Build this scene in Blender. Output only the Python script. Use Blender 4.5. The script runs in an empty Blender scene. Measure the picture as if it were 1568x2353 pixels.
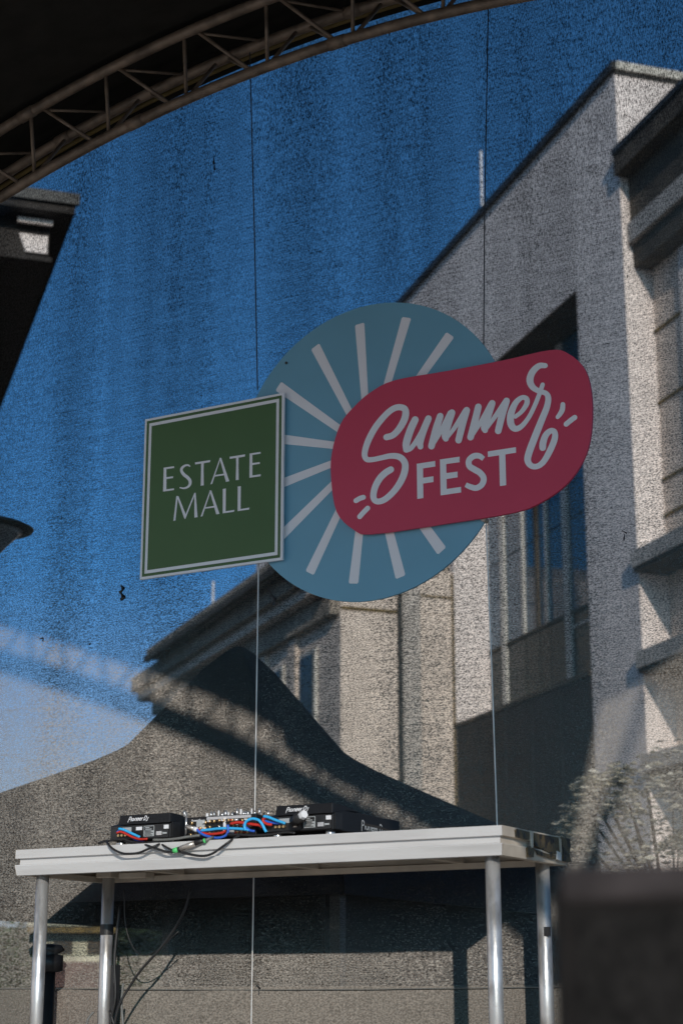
import bpy, bmesh, math, random
from mathutils import Vector, Matrix
random.seed(7)
R = math.radians
S = bpy.context.scene
col = S.collection

# ------------------------------------------------------------------ camera, light
EYE = 1.6
PITCH, YAW = R(15.75), R(29.4)
cd = bpy.data.cameras.new('camera')
cam = bpy.data.objects.new('camera', cd); col.objects.link(cam)
cam.location = (0, 0, EYE)
cam.rotation_euler = (R(90) + PITCH, 0, YAW)
cd.sensor_fit = 'VERTICAL'; cd.sensor_height = 36.0; cd.sensor_width = 24.0
cd.lens = 3950 / 2352 * 36.0
cd.clip_end = 2000; cd.clip_start = 0.05
cd.dof.use_dof = True; cd.dof.focus_distance = 6.75; cd.dof.aperture_fstop = 3.6
S.camera = cam

SUN_TO = Vector((0.69, -1.0, 0.44)).normalized()      # towards the sun
w = bpy.data.worlds.new('World'); S.world = w; w.use_nodes = True
wn = w.node_tree.nodes; wl = w.node_tree.links
bg = wn['Background']; sky = wn.new('ShaderNodeTexSky'); sky.sky_type = 'NISHITA'
sky.sun_disc = False
sky.sun_elevation = math.asin(SUN_TO.z); sky.sun_rotation = math.atan2(SUN_TO.x, SUN_TO.y)
sky.air_density = 0.42; sky.dust_density = 0.9; sky.ozone_density = 6.0; sky.altitude = 100
sm = wn.new('ShaderNodeMix'); sm.data_type = 'RGBA'; sm.blend_type = 'MULTIPLY'; sm.inputs[0].default_value = 1.0
sm.inputs[7].default_value = (0.54, 0.91, 0.84, 1)      # deep late summer blue
wl.new(sky.outputs[0], sm.inputs[6])
gc = wn.new('ShaderNodeTexCoord'); gs = wn.new('ShaderNodeSeparateXYZ'); wl.new(gc.outputs['Generated'], gs.inputs[0])
gr = wn.new('ShaderNodeMapRange'); gr.interpolation_type = 'SMOOTHSTEP'      # pale haze lying along the whole horizon
gr.inputs[1].default_value = 0.04; gr.inputs[2].default_value = 0.25; gr.inputs[3].default_value = 0.92; gr.inputs[4].default_value = 0.0
wl.new(gs.outputs[2], gr.inputs[0])
hz = wn.new('ShaderNodeMix'); hz.data_type = 'RGBA'; wl.new(gr.outputs[0], hz.inputs[0]); wl.new(sm.outputs[2], hz.inputs[6]); hz.inputs[7].default_value = (1.75, 2.0, 2.25, 1)
wl.new(hz.outputs[2], bg.inputs[0]); bg.inputs[1].default_value = 0.15

sl = bpy.data.lights.new('sun', 'SUN'); sl.energy = 2.2; sl.angle = R(0.53); sl.color = (1.0, 0.905, 0.80)
so = bpy.data.objects.new('sun', sl); col.objects.link(so)
so.rotation_euler = SUN_TO.to_track_quat('Z', 'Y').to_euler(); so.location = SUN_TO * 60
vs = S.view_settings; vs.view_transform = 'Standard'; vs.look = 'None'; vs.gamma = 1; vs.exposure = 0.25
S.cycles.transparent_max_bounces = 16
S.cycles.max_bounces = 8
S.cycles.use_denoising = True; S.cycles.denoising_prefilter = 'ACCURATE'; S.cycles.denoising_input_passes = 'RGB_ALBEDO_NORMAL'

# ------------------------------------------------------------------ photo geometry
FPX, CX, CY = 3950.0, 784.0, 1176.0
cR = Vector((math.cos(YAW), math.sin(YAW), 0)); cF0 = Vector((-math.sin(YAW), math.cos(YAW), 0)); UZ = Vector((0, 0, 1))
cF = cF0 * math.cos(PITCH) + UZ * math.sin(PITCH); cU = -cF0 * math.sin(PITCH) + UZ * math.cos(PITCH)
def ray(x, y): return cF + cR * ((x - CX) / FPX) + cU * ((CY - y) / FPX)
def on(x, y, O, n):                                   # sight line through a picture point met with a real plane
    d = ray(x, y); e = Vector((0, 0, EYE)); return e + d * ((Vector(O) - e).dot(n) / d.dot(n))
def onY(x, y, Y): return on(x, y, (0, Y, 0), Vector((0, 1, 0)))

# ------------------------------------------------------------------ materials
def mat(name, base, rough=0.6, metal=0.0, var=0.12, scale=8.0, bump=0.0, bscale=60.0, spec=0.5, stretch=(1, 1, 1), col2=None, lo=0.35, hi=0.65):
    m = bpy.data.materials.new(name); m.use_nodes = True
    n = m.node_tree.nodes; l = m.node_tree.links; p = n['Principled BSDF']
    tc = n.new('ShaderNodeTexCoord'); mp = n.new('ShaderNodeMapping'); mp.inputs['Scale'].default_value = stretch
    l.new(tc.outputs['Object'], mp.inputs[0])
    nz = n.new('ShaderNodeTexNoise'); nz.inputs['Scale'].default_value = scale; nz.inputs['Detail'].default_value = 6
    l.new(mp.outputs[0], nz.inputs[0])
    rp = n.new('ShaderNodeValToRGB')
    c1 = tuple(max(0, c * (1 - var)) for c in base) if col2 is None else col2
    c2 = tuple(min(1, c * (1 + var)) for c in base) if col2 is None else base
    rp.color_ramp.elements[0].position = lo; rp.color_ramp.elements[1].position = hi
    rp.color_ramp.elements[0].color = (*c1, 1); rp.color_ramp.elements[1].color = (*c2, 1)
    l.new(nz.outputs[0], rp.inputs[0]); l.new(rp.outputs[0], p.inputs['Base Color'])
    p.inputs['Roughness'].default_value = rough; p.inputs['Metallic'].default_value = metal
    p.inputs['Specular IOR Level'].default_value = spec
    if bump:
        nb = n.new('ShaderNodeTexNoise'); nb.inputs['Scale'].default_value = bscale; nb.inputs['Detail'].default_value = 4
        l.new(mp.outputs[0], nb.inputs[0])
        b = n.new('ShaderNodeBump'); b.inputs['Strength'].default_value = bump; b.inputs['Distance'].default_value = 0.01
        l.new(nb.outputs[0], b.inputs['Height']); l.new(b.outputs[0], p.inputs['Normal'])
    return m

def scrim_mat(name, open_lo, open_hi, sheen, diff):
    m = bpy.data.materials.new(name); m.use_nodes = True
    n = m.node_tree.nodes; l = m.node_tree.links; n.remove(n['Principled BSDF']); out = n['Material Output']
    tc = n.new('ShaderNodeTexCoord')
    def noise(sc, scale=1.0, detail=2.0, rough=0.5):
        mp = n.new('ShaderNodeMapping'); mp.inputs['Scale'].default_value = sc; l.new(tc.outputs['Object'], mp.inputs[0])
        z = n.new('ShaderNodeTexNoise'); z.inputs['Scale'].default_value = scale
        z.inputs['Detail'].default_value = detail; z.inputs['Roughness'].default_value = rough
        l.new(mp.outputs[0], z.inputs[0]); return z.outputs[0]
    def math_(op, a, b):
        q = n.new('ShaderNodeMath'); q.operation = op
        for i, v in enumerate((a, b)):
            if isinstance(v, (int, float)): q.inputs[i].default_value = v
            else: l.new(v, q.inputs[i])
        return q.outputs[0]
    fine = noise((125, 125, 270), 1, 2, 0.6)          # weft slubs lying along the cloth
    upr = noise((230, 230, 85), 1, 2, 0.6)          # warp slubs, stronger high up
    thread = noise((5, 5, 260), 1, 1, 0.5)          # long weft threads
    mid = noise((14, 14, 22), 1, 3, 0.55)
    fold = noise((5.0, 5.0, 0.10), 1, 3, 0.55)      # hanging creases
    sep = n.new('ShaderNodeSeparateXYZ'); l.new(tc.outputs['Object'], sep.inputs[0])
    mr = n.new('ShaderNodeMapRange'); mr.inputs[1].default_value = 3.2; mr.inputs[2].default_value = 5.4
    l.new(sep.outputs[2], mr.inputs[0])
    mx = n.new('ShaderNodeMix'); mx.data_type = 'FLOAT'; l.new(mr.outputs[0], mx.inputs[0]); l.new(fine, mx.inputs[2]); l.new(upr, mx.inputs[3])
    s = math_('MULTIPLY', math_('SUBTRACT', mx.outputs[0], 0.5), 2.6)
    s = math_('ADD', s, math_('MULTIPLY', math_('SUBTRACT', thread, 0.5), 0.6))
    s = math_('ADD', s, math_('MULTIPLY', math_('SUBTRACT', mid, 0.5), 0.22))
    s = math_('ADD', s, math_('MULTIPLY', math_('SUBTRACT', fold, 0.5), 0.62))
    s = math_('ADD', s, 0.5)
    op = n.new('ShaderNodeMapRange'); op.inputs[3].default_value = open_lo; op.inputs[4].default_value = open_hi
    l.new(s, op.inputs[0])                            # openness of the weave
    df = n.new('ShaderNodeBsdfDiffuse'); df.inputs[0].default_value = (*diff, 1)
    gl = n.new('ShaderNodeBsdfAnisotropic'); gl.distribution = 'GGX'; gl.inputs['Roughness'].default_value = 0.425
    tw = n.new('ShaderNodeCombineXYZ')                # the twill: threads lean the same way all over the cloth
    for i, v in enumerate(Vector((0.535, -0.835, 0.125)).normalized()): tw.inputs[i].default_value = v
    l.new(tw.outputs[0], gl.inputs['Normal'])
    sp = noise((120, 120, 170), 1, 1, 0.5)
    gr = n.new('ShaderNodeValToRGB'); gr.color_ramp.elements[0].position = 0.3; gr.color_ramp.elements[1].position = 0.75
    gr.color_ramp.elements[0].color = tuple(c * 0.62 for c in sheen) + (1,); gr.color_ramp.elements[1].color = tuple(min(1, c * 1.5) for c in sheen) + (1,)
    l.new(sp, gr.inputs[0]); l.new(gr.outputs[0], gl.inputs['Color'])
    ad = n.new('ShaderNodeAddShader'); l.new(df.outputs[0], ad.inputs[0]); l.new(gl.outputs[0], ad.inputs[1])
    tr = n.new('ShaderNodeBsdfTransparent'); tr.inputs[0].default_value = (1.0, 0.985, 0.97, 1)
    ms = n.new('ShaderNodeMixShader'); l.new(op.outputs[0], ms.inputs[0]); l.new(ad.outputs[0], ms.inputs[1]); l.new(tr.outputs[0], ms.inputs[2])
    l.new(ms.outputs[0], out.inputs[0])
    return m

M = dict(
    scrim=scrim_mat('black_mesh_cloth', 0.04, 0.93, (0.053, 0.0500, 0.0465), (0.004, 0.0038, 0.0035)),
    scrim_low=scrim_mat('black_mesh_cloth_double', 0.03, 0.30, (0.040, 0.0365, 0.033), (0.006, 0.0075, 0.007)),
    black_cloth=mat('black_canopy_cloth', (0.030, 0.027, 0.023), 0.95, spec=0.1, bump=0.3, bscale=12),
    truss=mat('weathered_aluminium', (0.20, 0.145, 0.105), 0.5, 0.3, var=0.35, scale=14, bump=0.15),
    wire=mat('steel_wire', (0.70, 0.68, 0.65), 0.4, 0.3),
    alu=mat('mill_aluminium', (0.60, 0.585, 0.575), 0.5, 0.0, var=0.05, scale=7, col2=(0.50, 0.485, 0.475), lo=0.3, hi=0.5, bump=0.08, bscale=40, stretch=(0.3, 3, 3)),
    alu_dull=mat('dull_aluminium', (0.50, 0.43, 0.35), 0.55, 0.0, var=0.15, scale=9, bump=0.1),
    tube=mat('scaffold_tube', (0.68, 0.67, 0.66), 0.36, 0.7, var=0.14, scale=22, bump=0.12, bscale=50, stretch=(1, 1, 0.4), col2=(0.40, 0.38, 0.36), lo=0.36, hi=0.52),
    burnt=mat('blackened_tape', (0.022, 0.018, 0.012), 0.5, var=0.6, scale=30, bump=0.6, bscale=60, col2=(0.09, 0.065, 0.03), lo=0.55, hi=0.35),
    ply=mat('plywood', (0.10, 0.08, 0.06), 0.7, var=0.3, scale=10, stretch=(1, 8, 8)),
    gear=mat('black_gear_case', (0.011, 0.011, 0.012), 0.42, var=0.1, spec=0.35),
    gear_panel=mat('black_gear_panel', (0.02, 0.02, 0.021), 0.5, var=0.2, scale=40),
    print_white=mat('white_print', (0.80, 0.80, 0.82), 0.6, var=0.02),
    print_grey=mat('grey_print', (0.42, 0.44, 0.45), 0.6, var=0.02),
    steel=mat('bright_steel', (0.72, 0.72, 0.72), 0.25, 0.8, var=0.05),
    gold=mat('gold_plate', (0.75, 0.52, 0.26), 0.3, 0.8),
    red_cable=mat('red_cable', (0.55, 0.03, 0.015), 0.4),
    blue_cable=mat('blue_cable', (0.03, 0.12, 0.55), 0.4),
    cyan_cable=mat('light_blue_cable', (0.04, 0.42, 0.80), 0.4),
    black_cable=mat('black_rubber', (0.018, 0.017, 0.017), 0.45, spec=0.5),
    grey_cable=mat('grey_rubber', (0.16, 0.16, 0.15), 0.5),
    green_tape=mat('green_tape', (0.10, 0.62, 0.18), 0.5),
    nickel=mat('satin_nickel', (0.52, 0.47, 0.42), 0.35, 0.6),
    sign_blue=mat('blue_panel_print', (0.185, 0.42, 0.56), 0.55, var=0.03, scale=3),
    sign_red=mat('crimson_panel_print', (0.66, 0.055, 0.115), 0.55, var=0.03, scale=3),
    sign_green=mat('green_panel_print', (0.074, 0.15, 0.052), 0.55, var=0.03, scale=3),
    sign_white=mat('white_panel_print', (0.93, 0.90, 0.92), 0.6, var=0.015, scale=3),
    speaker=mat('dark_speaker_paint', (0.017, 0.0145, 0.013), 0.7, spec=0.12, var=0.2, scale=30, bump=0.4, bscale=300),
    edge_light=mat('painted_edge_light', (0.050, 0.040, 0.038), 0.6, spec=0.2, var=0.3, scale=20),  # paler tone that paints light along the speaker edge
    grille=mat('speaker_grille', (0.016, 0.0142, 0.013), 0.8, spec=0.1, var=0.5, scale=120),
    tent=mat('dark_tent_fabric', (0.007, 0.009, 0.014), 0.8, spec=0.2, bump=0.2, bscale=6),
    stage=mat('stage_boards', (0.54, 0.48, 0.41), 0.7, var=0.3, scale=4),
    plaster=mat('pale_render', (0.85, 0.765, 0.725), 0.85, var=0.06, scale=0.7, bump=0.15, bscale=8),
    plaster_warm=mat('cream_render', (0.74, 0.635, 0.55), 0.85, var=0.10, scale=0.6, bump=0.15, bscale=8),
    trim=mat('stone_trim', (0.50, 0.46, 0.42), 0.8, var=0.1, scale=1.0),
    coping=mat('dark_metal_coping', (0.045, 0.045, 0.042), 0.5, var=0.2),
    pale_coping=mat('pale_coping', (0.60, 0.57, 0.50), 0.6, var=0.1, scale=2),
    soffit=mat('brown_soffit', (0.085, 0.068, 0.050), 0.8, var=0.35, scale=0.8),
    ochre=mat('ochre_joint', (0.16, 0.11, 0.035), 0.8, var=0.2),
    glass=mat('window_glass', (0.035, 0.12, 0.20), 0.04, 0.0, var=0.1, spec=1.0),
    dark_glass=mat('dark_teal_glass', (0.010, 0.020, 0.019), 0.22, spec=0.25, var=0.2),
    frame=mat('pale_window_frame', (0.62, 0.60, 0.55), 0.5, var=0.08, scale=1.5),
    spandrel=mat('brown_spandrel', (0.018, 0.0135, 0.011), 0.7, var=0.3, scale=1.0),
    cornice_stone=mat('weathered_cornice', (0.33, 0.285, 0.235), 0.85, var=0.3, scale=1.2),
    slate=mat('dark_roof', (0.07, 0.062, 0.052), 0.8, var=0.3, scale=1.2),
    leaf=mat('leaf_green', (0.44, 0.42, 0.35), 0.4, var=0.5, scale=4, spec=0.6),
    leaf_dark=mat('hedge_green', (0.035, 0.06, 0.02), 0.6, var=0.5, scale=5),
    bark=mat('bark', (0.06, 0.045, 0.035), 0.9, var=0.4, scale=20, bump=0.5),
    paving=mat('stone_paving', (0.56, 0.53, 0.48), 0.85, var=0.15, scale=1.5, bump=0.2),
    asphalt=mat('asphalt', (0.05, 0.05, 0.05), 0.9, var=0.2, scale=3, bump=0.3),
    lamp_metal=mat('dark_lamp_metal', (0.05, 0.045, 0.035), 0.45, var=0.2),
    lens=mat('lamp_lens', (0.35, 0.36, 0.36), 0.25, var=0.1),
    cream=mat('cream_wall', (0.55, 0.52, 0.38), 0.8, var=0.25, scale=2.5),
    brick_red=mat('red_plinth', (0.12, 0.068, 0.058), 0.8, var=0.3, scale=4),
)
def glassify(m, c, rough):
    p = m.node_tree.nodes['Principled BSDF']
    p.inputs['Roughness'].default_value = rough; p.inputs['IOR'].default_value = 1.45
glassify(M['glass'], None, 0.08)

# ------------------------------------------------------------------ helpers
def bm_new(): return bmesh.new()
def obj(name, bm, m, parent=None, smooth=False, kind=None):
    me = bpy.data.meshes.new(name)
    bmesh.ops.recalc_face_normals(bm, faces=bm.faces[:])
    bm.to_mesh(me); bm.free(); me.materials.append(M[m] if isinstance(m, str) else m)
    if smooth: me.shade_smooth()
    o = bpy.data.objects.new(name, me); col.objects.link(o)
    if parent is not None:
        o.parent = parent; o.matrix_parent_inverse = Matrix.Translation(-wpos(parent))
    if kind: o['kind'] = kind
    return o
_pos = {}
def wpos(o):
    p = Vector((0, 0, 0))
    while o is not None:
        p += Vector(_pos.get(o.name, (0, 0, 0))); break
    return p
def thing(name, label, cat, loc, group=None):
    o = bpy.data.objects.new(name, None); col.objects.link(o); o.location = loc; o.empty_display_size = 0.1
    _pos[o.name] = tuple(loc)
    o['label'] = label; o['category'] = cat
    if group: o['group'] = group
    return o
def tag(o, label, cat, group=None):
    o['label'] = label; o['category'] = cat
    if group: o['group'] = group
    return o
def box(bm, x0, x1, y0, y1, z0, z1, T=None, bev=0.0):
    v = [bm.verts.new((x, y, z)) for x in (x0, x1) for y in (y0, y1) for z in (z0, z1)]
    f = [(0, 1, 3, 2), (4, 6, 7, 5), (0, 4, 5, 1), (2, 3, 7, 6), (0, 2, 6, 4), (1, 5, 7, 3)]
    fs = [bm.faces.new([v[i] for i in q]) for q in f]
    if bev:
        es = list({e for q in fs for e in q.edges})
        r = bmesh.ops.bevel(bm, geom=es, offset=bev, segments=2, affect='EDGES', profile=0.5)
        v = list({x for q in r['faces'] for x in q.verts} | {x for x in v if x.is_valid})
    if T is not None: bmesh.ops.transform(bm, matrix=T, verts=[x for x in v if x.is_valid])
    return v
def prism(bm, pts, d0, d1, axis='Y', T=None):
    """extrude a 2-D outline; axis Y: pts are (x,z) from y=d0 to d1; axis X: pts are (y,z); axis Z: pts are (x,y)"""
    def P(p, d):
        return {'Y': (p[0], d, p[1]), 'X': (d, p[0], p[1]), 'Z': (p[0], p[1], d)}[axis]
    A = [bm.verts.new(P(p, d0)) for p in pts]; B = [bm.verts.new(P(p, d1)) for p in pts]
    k = len(pts)
    bm.faces.new(A); bm.faces.new(B[::-1])
    for i in range(k): bm.faces.new((A[i], B[i], B[(i + 1) % k], A[(i + 1) % k]))
    if T is not None: bmesh.ops.transform(bm, matrix=T, verts=A + B)
def cyl(bm, p, q, r, n=12, r2=None, cap=True):
    p = Vector(p); q = Vector(q); d = (q - p).normalized()
    u = d.orthogonal().normalized(); v = d.cross(u); r2 = r if r2 is None else r2
    A = [bm.verts.new(p + (u * math.cos(t) + v * math.sin(t)) * r) for t in (2 * math.pi * i / n for i in range(n))]
    B = [bm.verts.new(q + (u * math.cos(t) + v * math.sin(t)) * r2) for t in (2 * math.pi * i / n for i in range(n))]
    for i in range(n): bm.faces.new((A[i], A[(i + 1) % n], B[(i + 1) % n], B[i]))
    if cap: bm.faces.new(A[::-1]); bm.faces.new(B)
def smooth_path(pts, k=8):
    P = [Vector(p) for p in pts]
    if len(P) < 3: return [P[0].lerp(P[1], i / k) for i in range(k + 1)]
    E = [2 * P[0] - P[1]] + P + [2 * P[-1] - P[-2]]; out = []
    for i in range(1, len(E) - 2):
        a, b, c, d = E[i - 1], E[i], E[i + 1], E[i + 2]
        for j in range(k):
            t = j / k
            out.append(0.5 * ((2 * b) + (c - a) * t + (2 * a - 5 * b + 4 * c - d) * t * t + (3 * b - a - 3 * c + d) * t ** 3))
    out.append(P[-1]); return out
def tube(bm, pts, r, n=8, k=6, straight=False):
    P = [Vector(p) for p in pts] if straight else smooth_path(pts, k)
    rings = []; u = None
    for i, p in enumerate(P):
        d = (P[min(i + 1, len(P) - 1)] - P[max(i - 1, 0)]).normalized()
        u = d.orthogonal().normalized() if u is None else (u - d * u.dot(d)).normalized()
        v = d.cross(u)
        rings.append([bm.verts.new(p + (u * math.cos(t) + v * math.sin(t)) * r) for t in (2 * math.pi * j / n for j in range(n))])
    for A, B in zip(rings, rings[1:]):
        for j in range(n): bm.faces.new((A[j], A[(j + 1) % n], B[(j + 1) % n], B[j]))
    bm.faces.new(rings[0][::-1]); bm.faces.new(rings[-1])
def ribbon(bm, pts, wd, y0, fn, cap='round', k=8, dy=0.0004, depth=0.0):
    """flat stroke lettering: pts (a,b) in local 2-D, wd a number or one per point; fn((a,b), y) -> 3-D"""
    ws = wd if isinstance(wd, (list, tuple)) else [wd] * len(pts)
    Q = smooth_path([Vector((p[0], p[1], q)) for p, q in zip(pts, ws)], k)
    m = len(Q); L = []; Rr = []
    dirs = []
    for i in range(m):
        d = Vector((Q[min(i + 1, m - 1)].x - Q[max(i - 1, 0)].x, Q[min(i + 1, m - 1)].y - Q[max(i - 1, 0)].y))
        dirs.append(d.normalized() if d.length > 1e-9 else Vector((1, 0)))
    for i, q in enumerate(Q):
        nrm = Vector((-dirs[i].y, dirs[i].x)) * (q.z / 2); yy = y0 - dy * i / m
        L.append(bm.verts.new(fn((q.x + nrm.x, q.y + nrm.y), yy))); Rr.append(bm.verts.new(fn((q.x - nrm.x, q.y - nrm.y), yy)))
    for i in range(m - 1): bm.faces.new((L[i], L[i + 1], Rr[i + 1], Rr[i]))
    if cap == 'round':
        for idx, sgn in ((0, -1), (m - 1, 1)):
            q = Q[idx]; d = dirs[idx] * sgn; nrm = Vector((-d.y, d.x)); yy = y0 - dy * idx / m
            fan = []
            for j in range(1, 6):
                t = math.pi * j / 6
                off = (nrm * math.cos(t) + d * math.sin(t)) * (q.z / 2)
                fan.append(bm.verts.new(fn((q.x + off.x, q.y + off.y), yy)))
            a, b = (L[idx], Rr[idx]) if sgn == 1 else (Rr[idx], L[idx])
            bm.faces.new([a] + fan + [b])
def poly(bm, pts, y, fn): return bm.faces.new([bm.verts.new(fn(p, y)) for p in pts])

# ------------------------------------------------------------------ setting
bm = bm_new(); box(bm, -400, 400, -300, 600, -0.3, 0.0); o = obj('ground', bm, 'asphalt', kind='structure'); o['label'] = 'asphalt ground around the stage'
bm = bm_new(); box(bm, -40, 60, -60, 0.9, 0.0, 0.03); o = obj('plaza_paving', bm, 'paving', kind='structure')
SF = 1.13
bm = bm_new(); box(bm, -9, 1.6, 1.0, 6.1, SF - 0.18, SF, bev=0.01); o = obj('stage_floor', bm, 'stage', kind='structure')
bm = bm_new(); box(bm, -8.9, 1.5, 1.1, 6.0, 0.001, SF - 0.185); o = obj('stage_base', bm, 'black_cloth', kind='structure')

# ------------------------------------------------------------------ building block behind the scrim (right)
TH = R(46.95); A1 = Vector((-math.sin(TH), math.cos(TH), 0)); B1 = Vector((math.cos(TH), math.sin(TH), 0))
d = ray(1409, 145); CA = Vector((0, 0, EYE)) + d * (45 / math.hypot(d.x, d.y)); TOP = CA.z
CA0 = Vector((CA.x, CA.y, 0))
def frame_T(O, a, b):            # local x = a, y = b, z up
    m = Matrix.Identity(4)
    for i in range(3): m[i][0] = a[i]; m[i][1] = b[i]; m[i][2] = UZ[i]; m[i][3] = O[i]
    return m
TA = frame_T(CA0, A1, B1)
def bx(name, m, parent, T, u0, u1, v0, v1, z0, z1, bev=0.0, **k):
    b_ = bm_new(); box(b_, u0, u1, v0, v1, z0, z1, T, bev); return obj(name, b_, m, parent, **k)

BA = thing('apartment_block', 'tall pale grey rendered apartment block with deep glazed recess, right behind the mesh', 'building', CA0)
o1u, o1v, zo = 3.05, 13.4, 21.75           # the glazed recess on the left face
bx('wall', 'plaster', BA, TA, 0, o1u, 0, 10, 0, TOP - 0.25)                    # pier at the corner
bx('wall', 'plaster', BA, TA, o1u, o1v, 0, 10, zo, TOP - 0.25)                 # over the recess
bx('wall', 'plaster', BA, TA, o1v, 40, 0, 10, 0, TOP - 0.25)
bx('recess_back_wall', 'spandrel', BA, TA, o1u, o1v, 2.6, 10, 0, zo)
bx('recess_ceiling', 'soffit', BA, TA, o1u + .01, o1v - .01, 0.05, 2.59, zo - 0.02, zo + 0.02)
bx('coping', 'coping', BA, TA, -0.12, 40, -0.14, 0.0, TOP - 0.25, TOP)
bx('coping', 'pale_coping', BA, TA, -0.15, 0.35, 0.004, 10, TOP - 0.25, TOP + .003)
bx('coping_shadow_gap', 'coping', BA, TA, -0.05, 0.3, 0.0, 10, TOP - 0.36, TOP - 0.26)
# glazing: storeys of panes between mullions
GV = 1.25
mull = [o1u + 0.0, 7.0, 8.45, 9.25, 10.35, 12.0, o1v]
levels = [10.36, 12.85, 15.8, 18.8, zo - 0.1]
for i in range(len(levels) - 1):
    for j in range(len(mull) - 1):
        bx('window_pane', 'dark_glass' if i == 0 else 'glass', BA, TA, mull[j] + .03, mull[j + 1] - .03, GV + 0.02, GV + 0.05, levels[i] + .03, levels[i + 1] - .03)
for j, u in enumerate(mull[1:-1]):
    wd = (0.20, 0.07, 0.10, 0.08, 0.16)[j]; thick = j in (0, 4)
    bx('mullion', 'frame' if j != 2 else 'soffit', BA, TA, u - wd, u + wd, GV - 0.07, GV + 0.1, 10.37 if thick else 12.9, zo - 0.12)
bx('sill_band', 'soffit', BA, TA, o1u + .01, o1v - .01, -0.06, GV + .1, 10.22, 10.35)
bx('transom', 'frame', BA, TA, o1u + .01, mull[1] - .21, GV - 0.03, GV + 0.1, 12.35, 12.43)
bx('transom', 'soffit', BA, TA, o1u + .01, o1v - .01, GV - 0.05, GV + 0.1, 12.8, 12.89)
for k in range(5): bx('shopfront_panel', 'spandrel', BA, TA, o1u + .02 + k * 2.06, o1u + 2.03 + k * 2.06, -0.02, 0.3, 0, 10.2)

# wing with deep balconies standing in front of the right face
WG = BA
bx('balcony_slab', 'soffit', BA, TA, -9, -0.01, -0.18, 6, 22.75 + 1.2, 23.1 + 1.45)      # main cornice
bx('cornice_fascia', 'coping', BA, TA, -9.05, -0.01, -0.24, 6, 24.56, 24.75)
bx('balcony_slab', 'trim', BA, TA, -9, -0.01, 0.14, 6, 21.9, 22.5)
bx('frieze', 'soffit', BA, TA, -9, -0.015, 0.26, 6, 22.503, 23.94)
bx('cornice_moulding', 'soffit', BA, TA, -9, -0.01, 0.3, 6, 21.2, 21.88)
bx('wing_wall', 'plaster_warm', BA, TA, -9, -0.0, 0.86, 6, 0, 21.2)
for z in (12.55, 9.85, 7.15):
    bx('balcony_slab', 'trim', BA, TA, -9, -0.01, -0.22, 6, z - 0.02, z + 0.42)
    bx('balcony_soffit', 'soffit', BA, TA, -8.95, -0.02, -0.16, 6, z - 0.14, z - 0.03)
for z in (19.3, 17.2, 15.0, 14.0, 13.4):
    bx('wall_moulding', 'ochre', BA, TA, -9, -0.02, 0.81, 0.9, z, z + 0.09)
bx('corner_pilaster', 'plaster', BA, TA, -2.6, -1.7, 0.74, 0.9, 0, 21.1)

pole = bm_new(); P0 = on(1107, 487, CA0 + B1 * 0.5, B1); P0.z = 0; cyl(pole, P0 + UZ * TOP, P0 + UZ * (TOP + 2.9), 0.045, 8); cyl(pole, P0 + UZ * (TOP - .02), P0 + UZ * (TOP + .18), 0.13, 8)
o = obj('antenna_mast', pole, 'print_white'); tag(o, 'thin white mast standing on the sloping roof edge of the tall grey block', 'antenna')

# ------------------------------------------------------------------ lower wing with cornice in the middle
T2 = R(50.2); A2 = Vector((-math.sin(T2), math.cos(T2), 0)); B2 = Vector((math.cos(T2), math.sin(T2), 0))
Q = on(782, 1410, CA0 + A1 * 13.3, A1); CC = Vector((Q.x, Q.y, 0)); TC = frame_T(CC, A2, B2)
def at2(x, y, off=0.0):
    P = on(x, y, CC + B2 * off, B2); return (P - CC).dot(A2), P.z
BC = thing('corniced_building', 'lower cream building with deep stepped cornice left of the glazed recess', 'building', CC)
e1 = at2(337, 1492, -1.6); e1b = at2(620, 1291, -1.6); e2 = at2(302, 1570, -1.1)
EZ = (e1[1] + e1b[1]) / 2; UL = e1[0]; UL2 = e2[0]
ZW = EZ - 2.0
bx('wall', 'plaster_warm', BC, TC, 0, UL - 3, 0.0, 4.15, 0, ZW)
bx('wall', 'plaster_warm', BC, TC, -0.02, UL - 3, 0.0, 4.15, ZW + .003, EZ - .5)
bx('roof', 'cornice_stone', BC, TC, 0.3, UL, -1.6, 4.2, EZ - 0.42, EZ)
bx('cornice', 'cornice_stone', BC, TC, 0.35, UL2, -1.1, 4.1, EZ - 1.1, EZ - 0.45)
bx('cornice_moulding', 'slate', BC, TC, 0.2, UL, -1.72, -1.5, EZ - 0.55, EZ - 0.3)
bx('cornice_moulding', 'plaster_warm', BC, TC, 0.25, UL2, -0.8, 4.1, EZ - 1.5, EZ - 1.12)
bx('cornice_moulding', 'cornice_stone', BC, TC, 0.1, UL2 - 1, -0.35, 4.1, ZW - 0.25, EZ - 1.52)
bx('string_course', 'ochre', BC, TC, -0.06, 0.0, 0.0, 2.0, ZW - 0.1, ZW)
bx('string_course', 'ochre', BC, TC, -0.05, 0.0, 0.0, 4.1, ZW + 0.55, ZW + 0.62)
bx('drainpipe', 'coping', BC, TC, -0.14, 0.0, 2.02, 2.16, 0, EZ - .6)
bx('pilaster', 'trim', BC, TC, -0.08, 0.0, 2.18, 2.85, 0, EZ - .6)
bx('drainpipe', 'ochre', BC, TC, -0.09, 0.0, 4.02, 4.12, 0, EZ - .6)
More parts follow.
